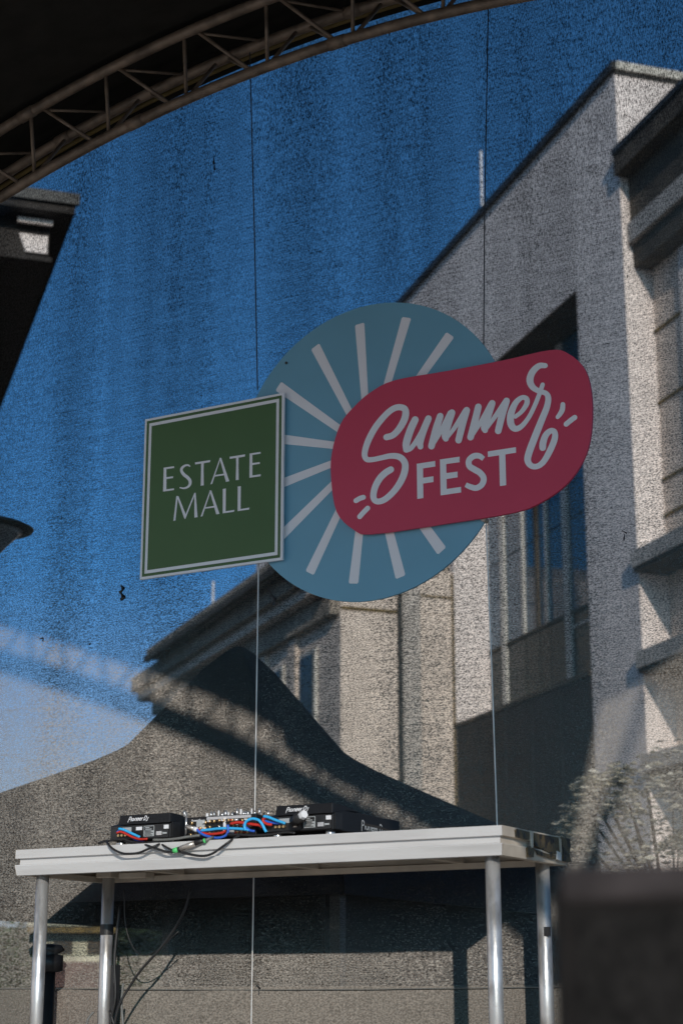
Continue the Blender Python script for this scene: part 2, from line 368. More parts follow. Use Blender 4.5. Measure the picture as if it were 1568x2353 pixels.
for k in range(5):
    u = 2.2 + k * 3.4
    f_ = bx('window', 'frame', BC, TC, u, u + 1.6, -0.1, 0.02, ZW - 4.2, ZW - 1.0)
    bx('pilaster', 'plaster_warm', BC, TC, u + 1.9, u + 2.7, -0.16, 0.0, 0, ZW - .3)
    b_ = bm_new(); box(b_, u + .18, u + 1.42, -0.14, -0.11, ZW - 4.05, ZW - 1.15, TC); obj('pane', b_, 'dark_glass', f_)
    bx('window_sill', 'ochre', BC, TC, u - .2, u + 1.8, -0.3, 0.0, ZW - 4.42, ZW - 4.22)
pole = bm_new(); P0 = on(489, 1385, CC + B2 * 0.5, B2); cyl(pole, (P0.x, P0.y, EZ), (P0.x, P0.y, EZ + 2.6), 0.05, 8); cyl(pole, (P0.x, P0.y, EZ), (P0.x, P0.y, EZ + .2), 0.12, 8)
tag(obj('antenna_mast', pole, 'print_white'), 'faint thin mast rising from the corniced roof below the green square', 'antenna')

# ------------------------------------------------------------------ roof overhang, top left
d = ray(180, 450); E0 = Vector((0, 0, EYE)) + d * (30 / math.hypot(d.x, d.y)); EL = Vector((E0.x, E0.y, 0)); TE = frame_T(EL, A1, B1); ez = E0.z
BL = thing('overhanging_building', 'dark overhanging roof corner with one pale panel painted as a sunlit patch at the upper left', 'building', EL)
bx('roof', 'coping', BL, TE, 0, 22, -9, 0, ez - 0.14, ez)
bx('soffit', 'spandrel', BL, TE, 0.04, 22, -9, -0.04, ez - 0.36, ez - 0.15)
bx('fascia', 'coping', BL, TE, -0.05, 0.02, -9, 0.03, ez - 0.2, ez + 0.02)
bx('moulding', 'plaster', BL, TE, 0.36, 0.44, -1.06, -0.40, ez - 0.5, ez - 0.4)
b_ = bm_new(); pts = [(-1.0, -0.66), (-0.46, -0.66), (-0.46, -1.02), (-0.86, -1.02)]  # pale panel cut along the shadow line, painting a sunlit patch of wall
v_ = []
prism(b_, [(p[0], ez + p[1]) for p in pts], 0.53, 0.6, 'X', TE); obj('sunlit_patch', b_, 'plaster', BL)
bx('upper_storey', 'spandrel', BL, TE, 0.6, 22, -9, -0.42, ez - 1.06, ez - 0.37)  # dark colour paints the part of this wall lying in shade
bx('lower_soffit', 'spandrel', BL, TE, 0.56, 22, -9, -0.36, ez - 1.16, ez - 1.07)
bx('wall', 'plaster_warm', BL, TE, 9, 22, -9, -4, 0, ez - 1.17)

# building across the street, seen only as the reflection in the glazing
BO = thing('facing_building', 'dark gabled building across the street, mirrored in the glazed recess', 'building', CA0 + A1 * 55 - B1 * 20)
b_ = bm_new(); prism(b_, [(38, 0), (38, 17.0), (45, 17.6), (50, 16.4), (56, 15.2), (75, 14.0), (75, 0)], -30, -20, 'Y', TA)
obj('wall', b_, 'slate', BO)
for k in range(8):
    bx('window', 'frame', BO, TA, 40 + k * 4, 41.6 + k * 4, -20.0, -19.9, 10.5, 12.6)

BS = thing('bounce_block', 'pale block added out of view left of the stage to bounce light onto the sign', 'building', (-14, -6, 0))  # unseen, added so its sunlit wall bounces light onto the sign
b_ = bm_new(); box(b_, -20, -13, -22, 5, 0, 11); obj('wall', b_, 'plaster', BS)
b_ = bm_new(); prism(b_, [(-20.4, 11.01), (-16.5, 13.5), (-12.6, 11.01)], -22.4, 5.4, 'Y'); obj('roof', b_, 'slate', BS)

# ------------------------------------------------------------------ street furniture, tent, planting behind the scrim
d = ray(-18, 1212); L0 = Vector((0, 0, EYE)) + d * (10 / math.hypot(d.x, d.y))
LP = thing('street_lamp', 'dark disc shaped street lamp head cut by the left edge', 'street lamp', (L0.x, L0.y, 0))
def lathe(bm, prof, c, n=32):
    rg = [[bm.verts.new((c[0] + r * math.cos(t), c[1] + r * math.sin(t), c[2] + z)) for t in (2 * math.pi * i / n for i in range(n))] for r, z in prof]
    for A_, B_ in zip(rg, rg[1:]):
        for i in range(n): bm.faces.new((A_[i], A_[(i + 1) % n], B_[(i + 1) % n], B_[i]))
    bm.faces.new(rg[0]); bm.faces.new(rg[-1][::-1])
b_ = bm_new(); lathe(b_, [(0.02, .065), (.10, .052), (.19, .022), (.245, -.004), (.24, -.014), (.18, -.018)], L0); obj('lamp_shade', b_, 'lamp_metal', LP, True)
b_ = bm_new(); lathe(b_, [(0.185, -.019), (.15, -.05), (.10, -.10), (.05, -.16), (.02, -.175)], L0); obj('lens', b_, 'lens', LP, True)
b_ = bm_new(); cyl(b_, (L0.x, L0.y, 0), (L0.x, L0.y, L0.z - .15), .05, 12); obj('pole', b_, 'lamp_metal', LP, True)

d = ray(550, 1486); t_ = 9.5 / math.hypot(d.x, d.y); TP = Vector((d.x * t_, d.y * t_, 0)); tz = EYE + d.z * t_
TN = thing('pagoda_tent', 'dark pagoda tent with a sharp peak standing close behind the mesh', 'tent', TP)
prof = [(0.02, tz), (0.06, tz - .035), (.14, tz - .13), (0.43, EYE + 1.32), (0.47, EYE + 1.285), (.56, EYE + 1.225), (.75, EYE + 1.12), (1.0, EYE + .985), (1.25, EYE + .86), (1.5, EYE + .74)]
b_ = bm_new(); N = 12; rings = []
for r, z in prof:
    ring = []
    for s in range(4):
        for i in range(N):
            t = i / N * 2 - 1; p = [(t, -1), (1, t), (-t, 1), (-1, -t)][s]
            sag = 0.06 * (1 - t * t) * min(1, r) * (0.6 if r < 1.4 else 0.0)
            ring.append(b_.verts.new((TP.x + p[0] * r, TP.y + p[1] * r, z - sag)))
    rings.append(ring)
n_ = 4 * N
for A_, B_ in zip(rings, rings[1:]):
    for i in range(n_): b_.faces.new((A_[i], A_[(i + 1) % n_], B_[(i + 1) % n_], B_[i]))
b_.faces.new(rings[0]); obj('canopy', b_, 'tent', TN, True)
b_ = bm_new()
for s in range(4):
    Tm = Matrix.Translation(TP) @ Matrix.Rotation(s * math.pi / 2, 4, 'Z'); box(b_, -1.5, 1.5, 1.5, 1.515, EYE + .42, EYE + .742, Tm)
obj('valance', b_, 'tent', TN)
b_ = bm_new(); pa_ = on(392, 2100, (0, TP.y + 1.4, 0), Vector((0, 1, 0))).x; box(b_, pa_, TP.x + 1.5, TP.y + 1.40, TP.y + 1.42, 0, EYE + .5); obj('side_wall', b_, 'tent', TN)
b_ = bm_new(); box(b_, TP.x + 1.40, TP.x + 1.42, TP.y - 1.5, TP.y + 1.4, 0, EYE + .5); obj('side_wall', b_, 'tent', TN)
for sx in (-1, 1):
    for sy in (-1, 1):
        b_ = bm_new(); box(b_, TP.x + sx * 1.46 - .025, TP.x + sx * 1.46 + .025, TP.y + sy * 1.46 - .025, TP.y + sy * 1.46 + .025, 0, EYE + .5); obj('leg', b_, 'coping', TN)

# tree, lower right
def leaves(bm, c, rad, n, size, rnd, squash=0.8):
    for _ in range(n):
        while True:
            p = Vector((rnd.uniform(-1, 1), rnd.uniform(-1, 1), rnd.uniform(-1, 1)))
            if p.length < 1: break
        p = Vector(c) + Vector((p.x * rad, p.y * rad, p.z * rad * squash))
        s = size * rnd.uniform(.6, 1.3)
        q = Matrix.Rotation(rnd.uniform(0, 6.28), 3, 'Z') @ Matrix.Rotation(rnd.uniform(-1.1, 1.1), 3, 'X')
        vs_ = [bm.verts.new(p + q @ Vector(k)) for k in ((-s, 0, 0), (0, -s * .45, s * .12), (s, 0, 0), (0, s * .45, s * .12))]
        bm.faces.new(vs_)
rnd = random.Random(4)
d = ray(1520, 1960); t_ = 13.5 / math.hypot(d.x, d.y); TR = Vector((d.x * t_, d.y * t_, 0)); crz = EYE + d.z * t_
tr = thing('leafy_tree', 'leafy tree with sunlit pale leaves at the lower right behind the mesh', 'tree', TR)
b_ = bm_new(); b2 = bm_new()
cyl(b2, TR, TR + Vector((.05, 0, crz - .8)), .13, 10, .09)
for k in range(70):
    c = TR + Vector((rnd.uniform(-.5, 1.7), rnd.uniform(-.8, .8), crz + rnd.uniform(-.95, .95) * rnd.uniform(.5, 1)))
    leaves(b_, c, rnd.uniform(.14, .36), 46, .042, rnd, .6)
    if k % 4 == 0: cyl(b2, TR + Vector((.05, 0, crz - 1.0)), c, .016, 6, .005)
leaves(b_, TR + Vector((.6, 0, crz)), 1.15, 900, .04, rnd, .8)
for px, py in ((1345, 1812), (1335, 1850), (1372, 1800), (1312, 1905), (1330, 1925), (1400, 1850), (1420, 1780)):
    d = ray(px, py); t_ = 13.3 / math.hypot(d.x, d.y); c = Vector((d.x * t_, d.y * t_, EYE + d.z * t_)); leaves(b_, c, .13, 130, .04, rnd)
    cyl(b2, TR + Vector((.05, 0, crz - .6)), c, .02, 5, .008)
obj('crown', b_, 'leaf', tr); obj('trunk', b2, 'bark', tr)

# low kiosk, hedge and an added dark post glimpsed under the table
def far(px, py, D):
    d = ray(px, py); t = D / math.hypot(d.x, d.y); return Vector((d.x * t, d.y * t, EYE + d.z * t))
p0 = far(96, 2205, 24); p1 = far(248, 2205, 24)
dx = (p1 - p0); dx.z = 0; ln = dx.length; dx.normalize(); TK = frame_T(Vector((p0.x, p0.y, 0)), dx, Vector((-dx.y, dx.x, 0)))
KS = thing('low_kiosk', 'low cream kiosk with red plinth glimpsed under the table by the left legs', 'kiosk', (p0.x, p0.y, 0))
zt = far(200, 2145, 24).z
bx('plinth', 'brick_red', KS, TK, -.1, ln, -.04, 2, 0, EYE + .45); bx('wall', 'cream', KS, TK, -.1, ln, 0, 2, EYE + .455, zt)
bx('roof', 'ochre', KS, TK, -.2, ln + .1, -.3, 2.2, zt + .003, zt + .08)
for k in range(2): bx('window', 'soffit', KS, TK, .15 + k * .45, .4 + k * .45, -.02, .05, EYE + .55, zt - .08)
bx('board_strip', 'cream', KS, TK, -.2, ln * .72, -.34, -.3, zt + .09, zt + .19)
b_ = bm_new(); rnd = random.Random(9)
for k in range(150):
    c = far(-60 + rnd.uniform(0, 1) * 480, 2290 - rnd.uniform(0, 1) * 165, 27.5); leaves(b_, c, .24, 60, .065, rnd)
for k in range(30):
    c = far(110 + k * 9, 2126 + rnd.uniform(-6, 10), 26.8); leaves(b_, c, .2, 60, .06, rnd)
q0 = far(-70, 2290, 28.5); q1 = far(430, 2290, 28.5); dq = q1 - q0; dq.z = 0; TH_ = frame_T(Vector((q0.x, q0.y, 0)), dq.normalized(), Vector((-dq.y, dq.x, 0)).normalized())
box(b_, 0, dq.length, 0, .4, 0, far(200, 2132, 28.5).z, TH_)
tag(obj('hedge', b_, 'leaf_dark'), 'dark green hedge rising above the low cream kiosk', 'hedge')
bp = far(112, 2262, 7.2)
BO2 = thing('leg_shadow_post', 'added dark post with a mushroom cap standing in for the left front table leg shadow', 'shadow_stand_in', (bp.x, bp.y, 0))  # added to darken the bar where the table leg shadow falls
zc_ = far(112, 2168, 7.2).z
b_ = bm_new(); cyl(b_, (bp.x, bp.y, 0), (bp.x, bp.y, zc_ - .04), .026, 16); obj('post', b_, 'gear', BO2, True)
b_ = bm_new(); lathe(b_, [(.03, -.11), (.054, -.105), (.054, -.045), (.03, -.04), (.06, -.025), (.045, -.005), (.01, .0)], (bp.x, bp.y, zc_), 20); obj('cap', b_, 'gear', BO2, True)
WS = thing('white_sign_post', 'small white notice boards on a post right of the left table legs', 'sign', tuple(far(470, 2260, 16).xy) + (0,))
for (x, y0, y1, wd) in ((478, 2138, 2160, .12), (480, 2184, 2206, .06)):
    p = far(x, y0, 16); q_ = far(x, y1, 16); b_ = bm_new(); box(b_, p.x - wd, p.x + wd, p.y - .02, p.y + .02, q_.z, p.z); obj('board', b_, 'print_white', WS)
p = far(484, 2200, 16); b_ = bm_new(); cyl(b_, (p.x, p.y + .05, 0), (p.x, p.y + .05, p.z + .3), .03, 8); obj('post', b_, 'frame', WS)

# ------------------------------------------------------------------ the mesh scrim
YS = 5.78; SEAM = EYE + 0.018
def cloth(x0, x1, z0, z1, nx, nz, y, amp=0.004):
    b_ = bm_new(); g = []
    for j in range(nz + 1):
        row = []
        for i in range(nx + 1):
            x = x0 + (x1 - x0) * i / nx; z = z0 + (z1 - z0) * j / nz
            yy = y + amp * (math.sin(x * 7.1 + .3 * math.sin(z * 1.3)) * .6 + math.sin(x * 15.7 + z * .4) * .3 + math.sin(x * 3.1 - z * 0.9) * .5)
            row.append(b_.verts.new((x, yy, z)))
        g.append(row)
    for j in range(nz):
        for i in range(nx): b_.faces.new((g[j][i], g[j][i + 1], g[j + 1][i + 1], g[j + 1][i]))
    return b_
SC = thing('mesh_backdrop', 'black see-through mesh backdrop cloth stretched across the back of the stage', 'backdrop', (-3.4, YS, SF))
obj('mesh_panel', cloth(-7.5, -0.7, SEAM, 6.9, 120, 60, YS), 'scrim', SC, True)
obj('mesh_panel', cloth(-7.5, -0.7, SF, SEAM + 0.02, 120, 6, YS - .006), 'scrim_low', SC, True)
b_ = bm_new(); tube(b_, [(x, YS - .012 + .003 * math.sin(x * 5), SEAM + .012 + .004 * math.sin(x * 2.2)) for x in [-7.5 + i * .25 for i in range(28)]], .0016, 6, 2); obj('seam', b_, 'grey_cable', SC)
# snags and small tears in the cloth
def on_s(x, y, off=-.006): return onY(x, y, YS + off)
for pts, r in (([(278, 1346), (284, 1354), (277, 1362), (286, 1372), (281, 1378)], .010), ([(618, 1355), (622, 1368), (629, 1378), (626, 1390)], .008),
               ([(490, 361), (491, 376), (490, 391)], .005), ([(1429, 1218), (1434, 1226), (1431, 1240)], .004), ([(92, 1468), (99, 1465), (97, 1472)], .004),
               ([(588, 2262), (595, 2272), (598, 2286)], .005), ([(206, 1482), (210, 1477)], .004)):
    b_ = bm_new(); rs_ = random.Random(int(pts[0][0]))
    for p, q in zip(pts, pts[1:]):
        a_ = on_s(p[0] + rs_.uniform(-2, 2), p[1]); c_ = on_s(q[0] + rs_.uniform(-4, 4), q[1] + rs_.uniform(-2, 2)); cyl(b_, a_, c_, r * rs_.uniform(.2, .5), 6, r * rs_.uniform(.5, 1.1))
        if r > .007: c2_ = on_s(p[0] + rs_.uniform(-7, 7), p[1] + rs_.uniform(-5, 5)); cyl(b_, a_, c2_, r * .5, 5, r * .1)
    obj('snag', b_, 'black_cable', SC)

# ------------------------------------------------------------------ stage roof: trusses, canopy
def arc(cx, cz, rad, x): return cz + math.sqrt(max(0, rad * rad - (x - cx) ** 2))
AX, AZ, RL, RU = -2.975, EYE - 2.511, 6.245, 6.46
YT = 5.40
TRS = thing('arched_roof_truss', 'curved triangular aluminium roof truss crossing the upper left above the hanging sign', 'truss', (AX, YT, SF))
xs = [-7.6 + i * .15 for i in range(int((1.4 + 7.6) / .15) + 1)]
for (y, rad) in ((YT, RL), (YT - .13, RU), (YT + .13, RU)):
    b_ = bm_new(); tube(b_, [(x, y, arc(AX, AZ, rad, x)) for x in xs], .0232, 12, 2); obj('chord', b_, 'truss', TRS, True)
    for x in (-6.1, -4.6 if y != YT else -4.1, -3.1):
        b_ = bm_new(); x2 = x + .075
        cyl(b_, (x, y, arc(AX, AZ, rad, x)), (x2, y, arc(AX, AZ, rad, x2)), .0265, 12); obj('splice_sleeve', b_, 'truss', TRS, True)
def tp(x, y, rad): return Vector((x, y, arc(AX, AZ, rad, x)))
for k in range(22):
    x = -7.5 + .405 * k + .055
    up = x + .07
    for yy in (YT - .13, YT + .13):
        b_ = bm_new(); cyl(b_, tp(up, yy, RU), tp(x, YT, RL), .0085, 8); obj('brace', b_, 'truss', TRS, True)
        b_ = bm_new(); cyl(b_, tp(up + .05, yy, RU), tp(x + .335, YT, RL), .0085, 8); obj('brace', b_, 'truss', TRS, True)
    b_ = bm_new(); cyl(b_, tp(up + .02, YT - .13, RU), tp(up + .25, YT + .13, RU), .007, 8); obj('brace', b_, 'truss', TRS, True)

# front truss, out of the picture above, that throws the slanting band of shade
YF = 1.98; DSH = YS - YF; SHX, SHZ = .69 * DSH, .44 * DSH
fl = [(-7.2, 1.75), (-6.2, 1.72), (-5.6, 1.61), (-4.99, 1.43), (-4.6, 1.30), (-4.15, 1.135), (-3.74, .955), (-3.36, .755), (-3.0, .56), (-2.7, .38), (-2.45, .2), (-2.2, -.02), (-2.05, -.4)]
FLp = [Vector((x + SHX, YF, EYE + z + SHZ)) for x, z in fl]
FLs = smooth_path(FLp, 4)
def nrm_up(i, P):
    d = (P[min(i + 1, len(P) - 1)] - P[max(i - 1, 0)]).normalized(); return Vector((-d.z, 0, d.x))
FUs = [p + nrm_up(i, FLs) * .235 + Vector((0, -.06, 0)) for i, p in enumerate(FLs)]
FT = thing('front_roof_truss', 'front arched roof truss above the viewer casting the slanting shadow on the mesh', 'truss', (-1.5, YF, SF))
for P in (FLs, FUs):
    b_ = bm_new(); tube(b_, P, .045, 12, 1, True); obj('chord', b_, 'truss', FT, True)
for i in range(0, len(FLs) - 3, 2):
    b_ = bm_new(); cyl(b_, FLs[i], FUs[i + 1], .0085, 8); obj('brace', b_, 'truss', FT, True)
    b_ = bm_new(); cyl(b_, FUs[i + 1], FLs[i + 2], .0085, 8); obj('brace', b_, 'truss', FT, True)

CN = thing('stage_canopy', 'black fabric stage roof filling the dark upper left corner', 'canopy', (-3.0, 3.7, SF))
b_ = bm_new(); rows = []
n = len(FUs); K = 14
for j in range(K + 1):
    t = j / K; row = []
    for i in range(n):
        f = FUs[i] + Vector((0, 0, .03)); s_ = i / (n - 1)
        xr = -7.6 + s_ * 7.6
        r_ = Vector((xr, YT + .25, arc(AX, AZ, RU + .15, xr)))
        p = f.lerp(r_, t); p.z += .16 * math.sin(math.pi * t)
        row.append(b_.verts.new(p))
    rows.append(row)
NC = n - 9
for j in range(K):
    for i in range(NC): b_.faces.new((rows[j][i], rows[j][i + 1], rows[j + 1][i + 1], rows[j + 1][i]))
obj('roof_fabric', b_, 'black_cloth', CN, True)
b_ = bm_new(); top_ = [b_.verts.new((x, YT + .251, arc(AX, AZ, RU + .16, x))) for x in xs]; bot_ = [b_.verts.new((x, YT + .235, arc(AX, AZ, RU + .0, x))) for x in xs]
for i in range(len(xs) - 1): b_.faces.new((top_[i], top_[i + 1], bot_[i + 1], bot_[i]))
obj('rear_valance', b_, 'black_cloth', CN)
b_ = bm_new(); tube(b_, [(x, YT + .22, arc(AX, AZ, RU + .03, x)) for x in xs], .012, 8, 2); obj('keder_pole', b_, 'ochre', CN, True)
# unseen panels added outside the frame on the right, cut to shade the mesh
def shade_cutout(pts, y=YF - .03):
    b_ = bm_new(); prism(b_, [(x + SHX, EYE + z + SHZ) for x, z in pts], y, y + .006, 'Y'); return b_
obj('shade_panel', shade_cutout([(-3.50, .95), (-3.25, .80), (-3.02, .70), (-2.86, .60), (-2.60, .60), (-2.52, .76), (-2.44, .86), (-2.30, 1.0), (-2.1, 1.04), (-1.9, 1.16), (-1.4, 1.5), (-1.4, 2.6), (-3.4, 2.6), (-3.6, 1.3)]), 'black_cloth', CN)
obj('shade_panel', shade_cutout([(-2.42, .88), (-2.27, 1.02), (-2.26, .92), (-2.285, .84), (-2.25, .74), (-2.30, .66), (-2.40, .58), (-2.48, .50), (-2.60, .46), (-2.54, .62), (-2.47, .76)], YF - .05), 'black_cloth', CN)
b_ = bm_new(); cyl(b_, Vector((-2.02 + SHX, YF, EYE + 1.05 + SHZ)), Vector((-2.40 + SHX, YF, EYE + .05 + SHZ)), .028, 10)
tag(obj('stay_pole', b_, 'truss'), 'slanting metal stay pole out of view whose shadow falls beside the table', 'pole')

# ------------------------------------------------------------------ hanging sign
YG = 5.735
def g(x, y, yy=YG): return onY(x, y, yy)
SG = thing('hanging_sign', 'hanging festival sign of a blue sunburst disc, green square and red rounded panel', 'sign', (-3.1, YG, EYE + 2.0))
DC = Vector((-3.108, EYE + 2.098)); DR = .617
def circ(c, r, n=96): return [(c.x + r * math.cos(2 * math.pi * i / n), c.y + r * math.sin(2 * math.pi * i / n)) for i in range(n)]
b_ = bm_new(); prism(b_, circ(DC, DR), YG, YG + .01); disc = obj('disc_panel', b_, 'sign_blue', SG)
XZ = lambda p, y: (p[0], y, p[1])
for a_ in (165, 141, 117, 94, 71.5, 48.5, 25, 2, -20, -35.5, -55.3, -75.6, -97.3, -119.5, -143, -168.5):
    c_, s_ = math.cos(R(a_)), math.sin(R(a_)); r1 = .555 if -80 < a_ < 80 else .543
    q_ = [(.10, -.014), (r1 - .004, -.022), (r1 + .002, -.017), (r1 + .002, .017), (r1 - .004, .022), (.10, .014)]
    b_ = bm_new(); poly(b_, [(DC.x + c_ * x - s_ * y, DC.y + s_ * x + c_ * y) for x, y in q_], YG - .0012, XZ); obj('ray', b_, 'sign_white', disc)
# green square
c2 = lambda x, y: ((450 + x / 2.24) / 1.488, (1250 + y / 2.24) / 1.488)
YQ = YG - .022
def sqfn(p, y): return onY(*c2(*p), y)
def quad3(q, y): return [onY(*c2(*p), y) for p in q]
outer = quad3([(93, 410), (1160, 210), (1160, 1490), (76, 1631)], YQ)
x0 = (outer[0].x + outer[3].x) / 2; x1 = (outer[1].x + outer[2].x) / 2; z1 = (outer[0].z + outer[1].z) / 2; z0 = (outer[2].z + outer[3].z) / 2
def inset(i): return [(x0 + i, z0 + i), (x1 - i, z0 + i), (x1 - i, z1 - i), (x0 + i, z1 - i)]
b_ = bm_new(); prism(b_, inset(0), YQ, YQ + .01); sq = obj('square_panel', b_, 'sign_white', SG)
def frame2d(b_, i0, i1, y):
    A_ = [b_.verts.new((x, y, z)) for x, z in inset(i0)]; B_ = [b_.verts.new((x, y, z)) for x, z in inset(i1)]
    for i in range(4): b_.faces.new((A_[i], A_[(i + 1) % 4], B_[(i + 1) % 4], B_[i]))
b_ = bm_new(); frame2d(b_, .0105, .0225, YQ - .001); obj('green_border', b_, 'sign_green', sq)
b_ = bm_new(); poly(b_, inset(.0365), YQ - .001, XZ); obj('green_field', b_, 'sign_green', sq)
LY = YQ - .0022
def letters(specs, fn, m, parent, name='letter'):
    for kind, items in specs:
        b_ = bm_new(); yy = LYY[0]
        for it in items:
            if it[0] == 'p': poly(b_, it[1], yy, fn)
            else: ribbon(b_, it[1], it[2], yy, fn, it[3] if len(it) > 3 else 'flat', it[4] if len(it) > 4 else 6)
            yy -= .0003
        o_ = obj(name, b_, m, parent)
LYY = [LY]
E_ = lambda dx, dy: [(246 + dx, 780 + dy)]
letters([
    ('E', [('p', [(246, 780), (326, 769), (326, 783), (267, 791), (267, 853), (319, 846), (318, 860), (267, 868), (267, 946), (326, 938), (324, 952), (241, 964)])]),
    ('S', [('s', [(449, 772), (432, 761), (408, 765), (386, 783), (383, 806), (400, 833), (428, 855), (446, 878), (447, 906), (430, 928), (400, 938), (368, 933)], [10, 14, 16, 20, 22, 25, 25, 25, 21, 17, 13, 9])]),
    ('T', [('p', [(485, 740), (603, 722), (600, 738), (553, 746), (551, 800), (553, 915), (529, 919), (532, 800), (532, 749), (487, 756)])]),
    ('A', [('p', [(672, 706), (686, 704), (748, 884), (722, 889)]), ('p', [(676, 706), (682, 712), (617, 905), (603, 908)]), ('p', [(641, 836), (704, 826), (708, 838), (637, 849)])]),
    ('T', [('p', [(750, 697), (869, 678), (867, 695), (819, 703), (818, 760), (820, 873), (797, 876), (800, 760), (799, 706), (752, 713)])]),
    ('E', [('p', [(903, 672), (987, 659), (987, 673), (924, 683), (924, 745), (981, 737), (981, 751), (924, 760), (924, 840), (988, 830), (987, 846), (901, 858)])]),
    ('M', [('p', [(343, 998), (356, 996), (336, 1185), (320, 1188)]), ('p', [(346, 998), (360, 1000), (420, 1150), (407, 1174), (400, 1160)]), ('p', [(412, 1174), (404, 1160), (480, 975), (490, 974)]), ('p', [(480, 974), (491, 972), (506, 1159), (481, 1163)])]),
    ('A', [('p', [(596, 955), (610, 953), (673, 1133), (648, 1138)]), ('p', [(600, 955), (606, 962), (543, 1152), (528, 1155)]), ('p', [(567, 1083), (630, 1073), (634, 1085), (563, 1095)])]),
    ('L', [('p', [(698, 943), (722, 939), (720, 1114), (787, 1103), (784, 1118), (697, 1130)])]),
    ('L', [('p', [(812, 925), (836, 921), (834, 1097), (901, 1086), (899, 1101), (811, 1113)])]),
], sqfn, 'sign_white', sq)
# red rounded panel
YP = YG - .024
c3 = lambda x, y: ((1080 + x / 1.568) / 1.488, (1150 + y / 1.568) / 1.488)
b_ = bm_new()
ring_ = [(80, 760), (85, 620), (130, 470), (200, 380), (290, 300), (420, 235), (700, 185), (1000, 128), (1250, 73), (1350, 92), (1440, 180), (1475, 330), (1470, 520), (1430, 660), (1340, 790), (1200, 890), (1050, 945), (700, 1002), (300, 1058), (200, 1035), (110, 940)]
rp_ = [onY(*c3(*q), YP) for q in ring_]; n_ = len(rp_); pl_ = []
for q in range(n_):
    a, b, c, d_ = rp_[q - 1], rp_[q], rp_[(q + 1) % n_], rp_[(q + 2) % n_]
    for t in (0, .25, .5, .75):
        v = 0.5 * ((2 * b) + (c - a) * t + (2 * a - 5 * b + 4 * c - d_) * t * t + (3 * b - a - 3 * c + d_) * t ** 3); pl_.append((v.x, v.z))
prism(b_, pl_, YP, YP + .012); pill = obj('rounded_panel', b_, 'sign_red', SG)
def pfn(p, y): return onY(*c3(*p), y)
LYY[0] = YP - .0015
W = 36
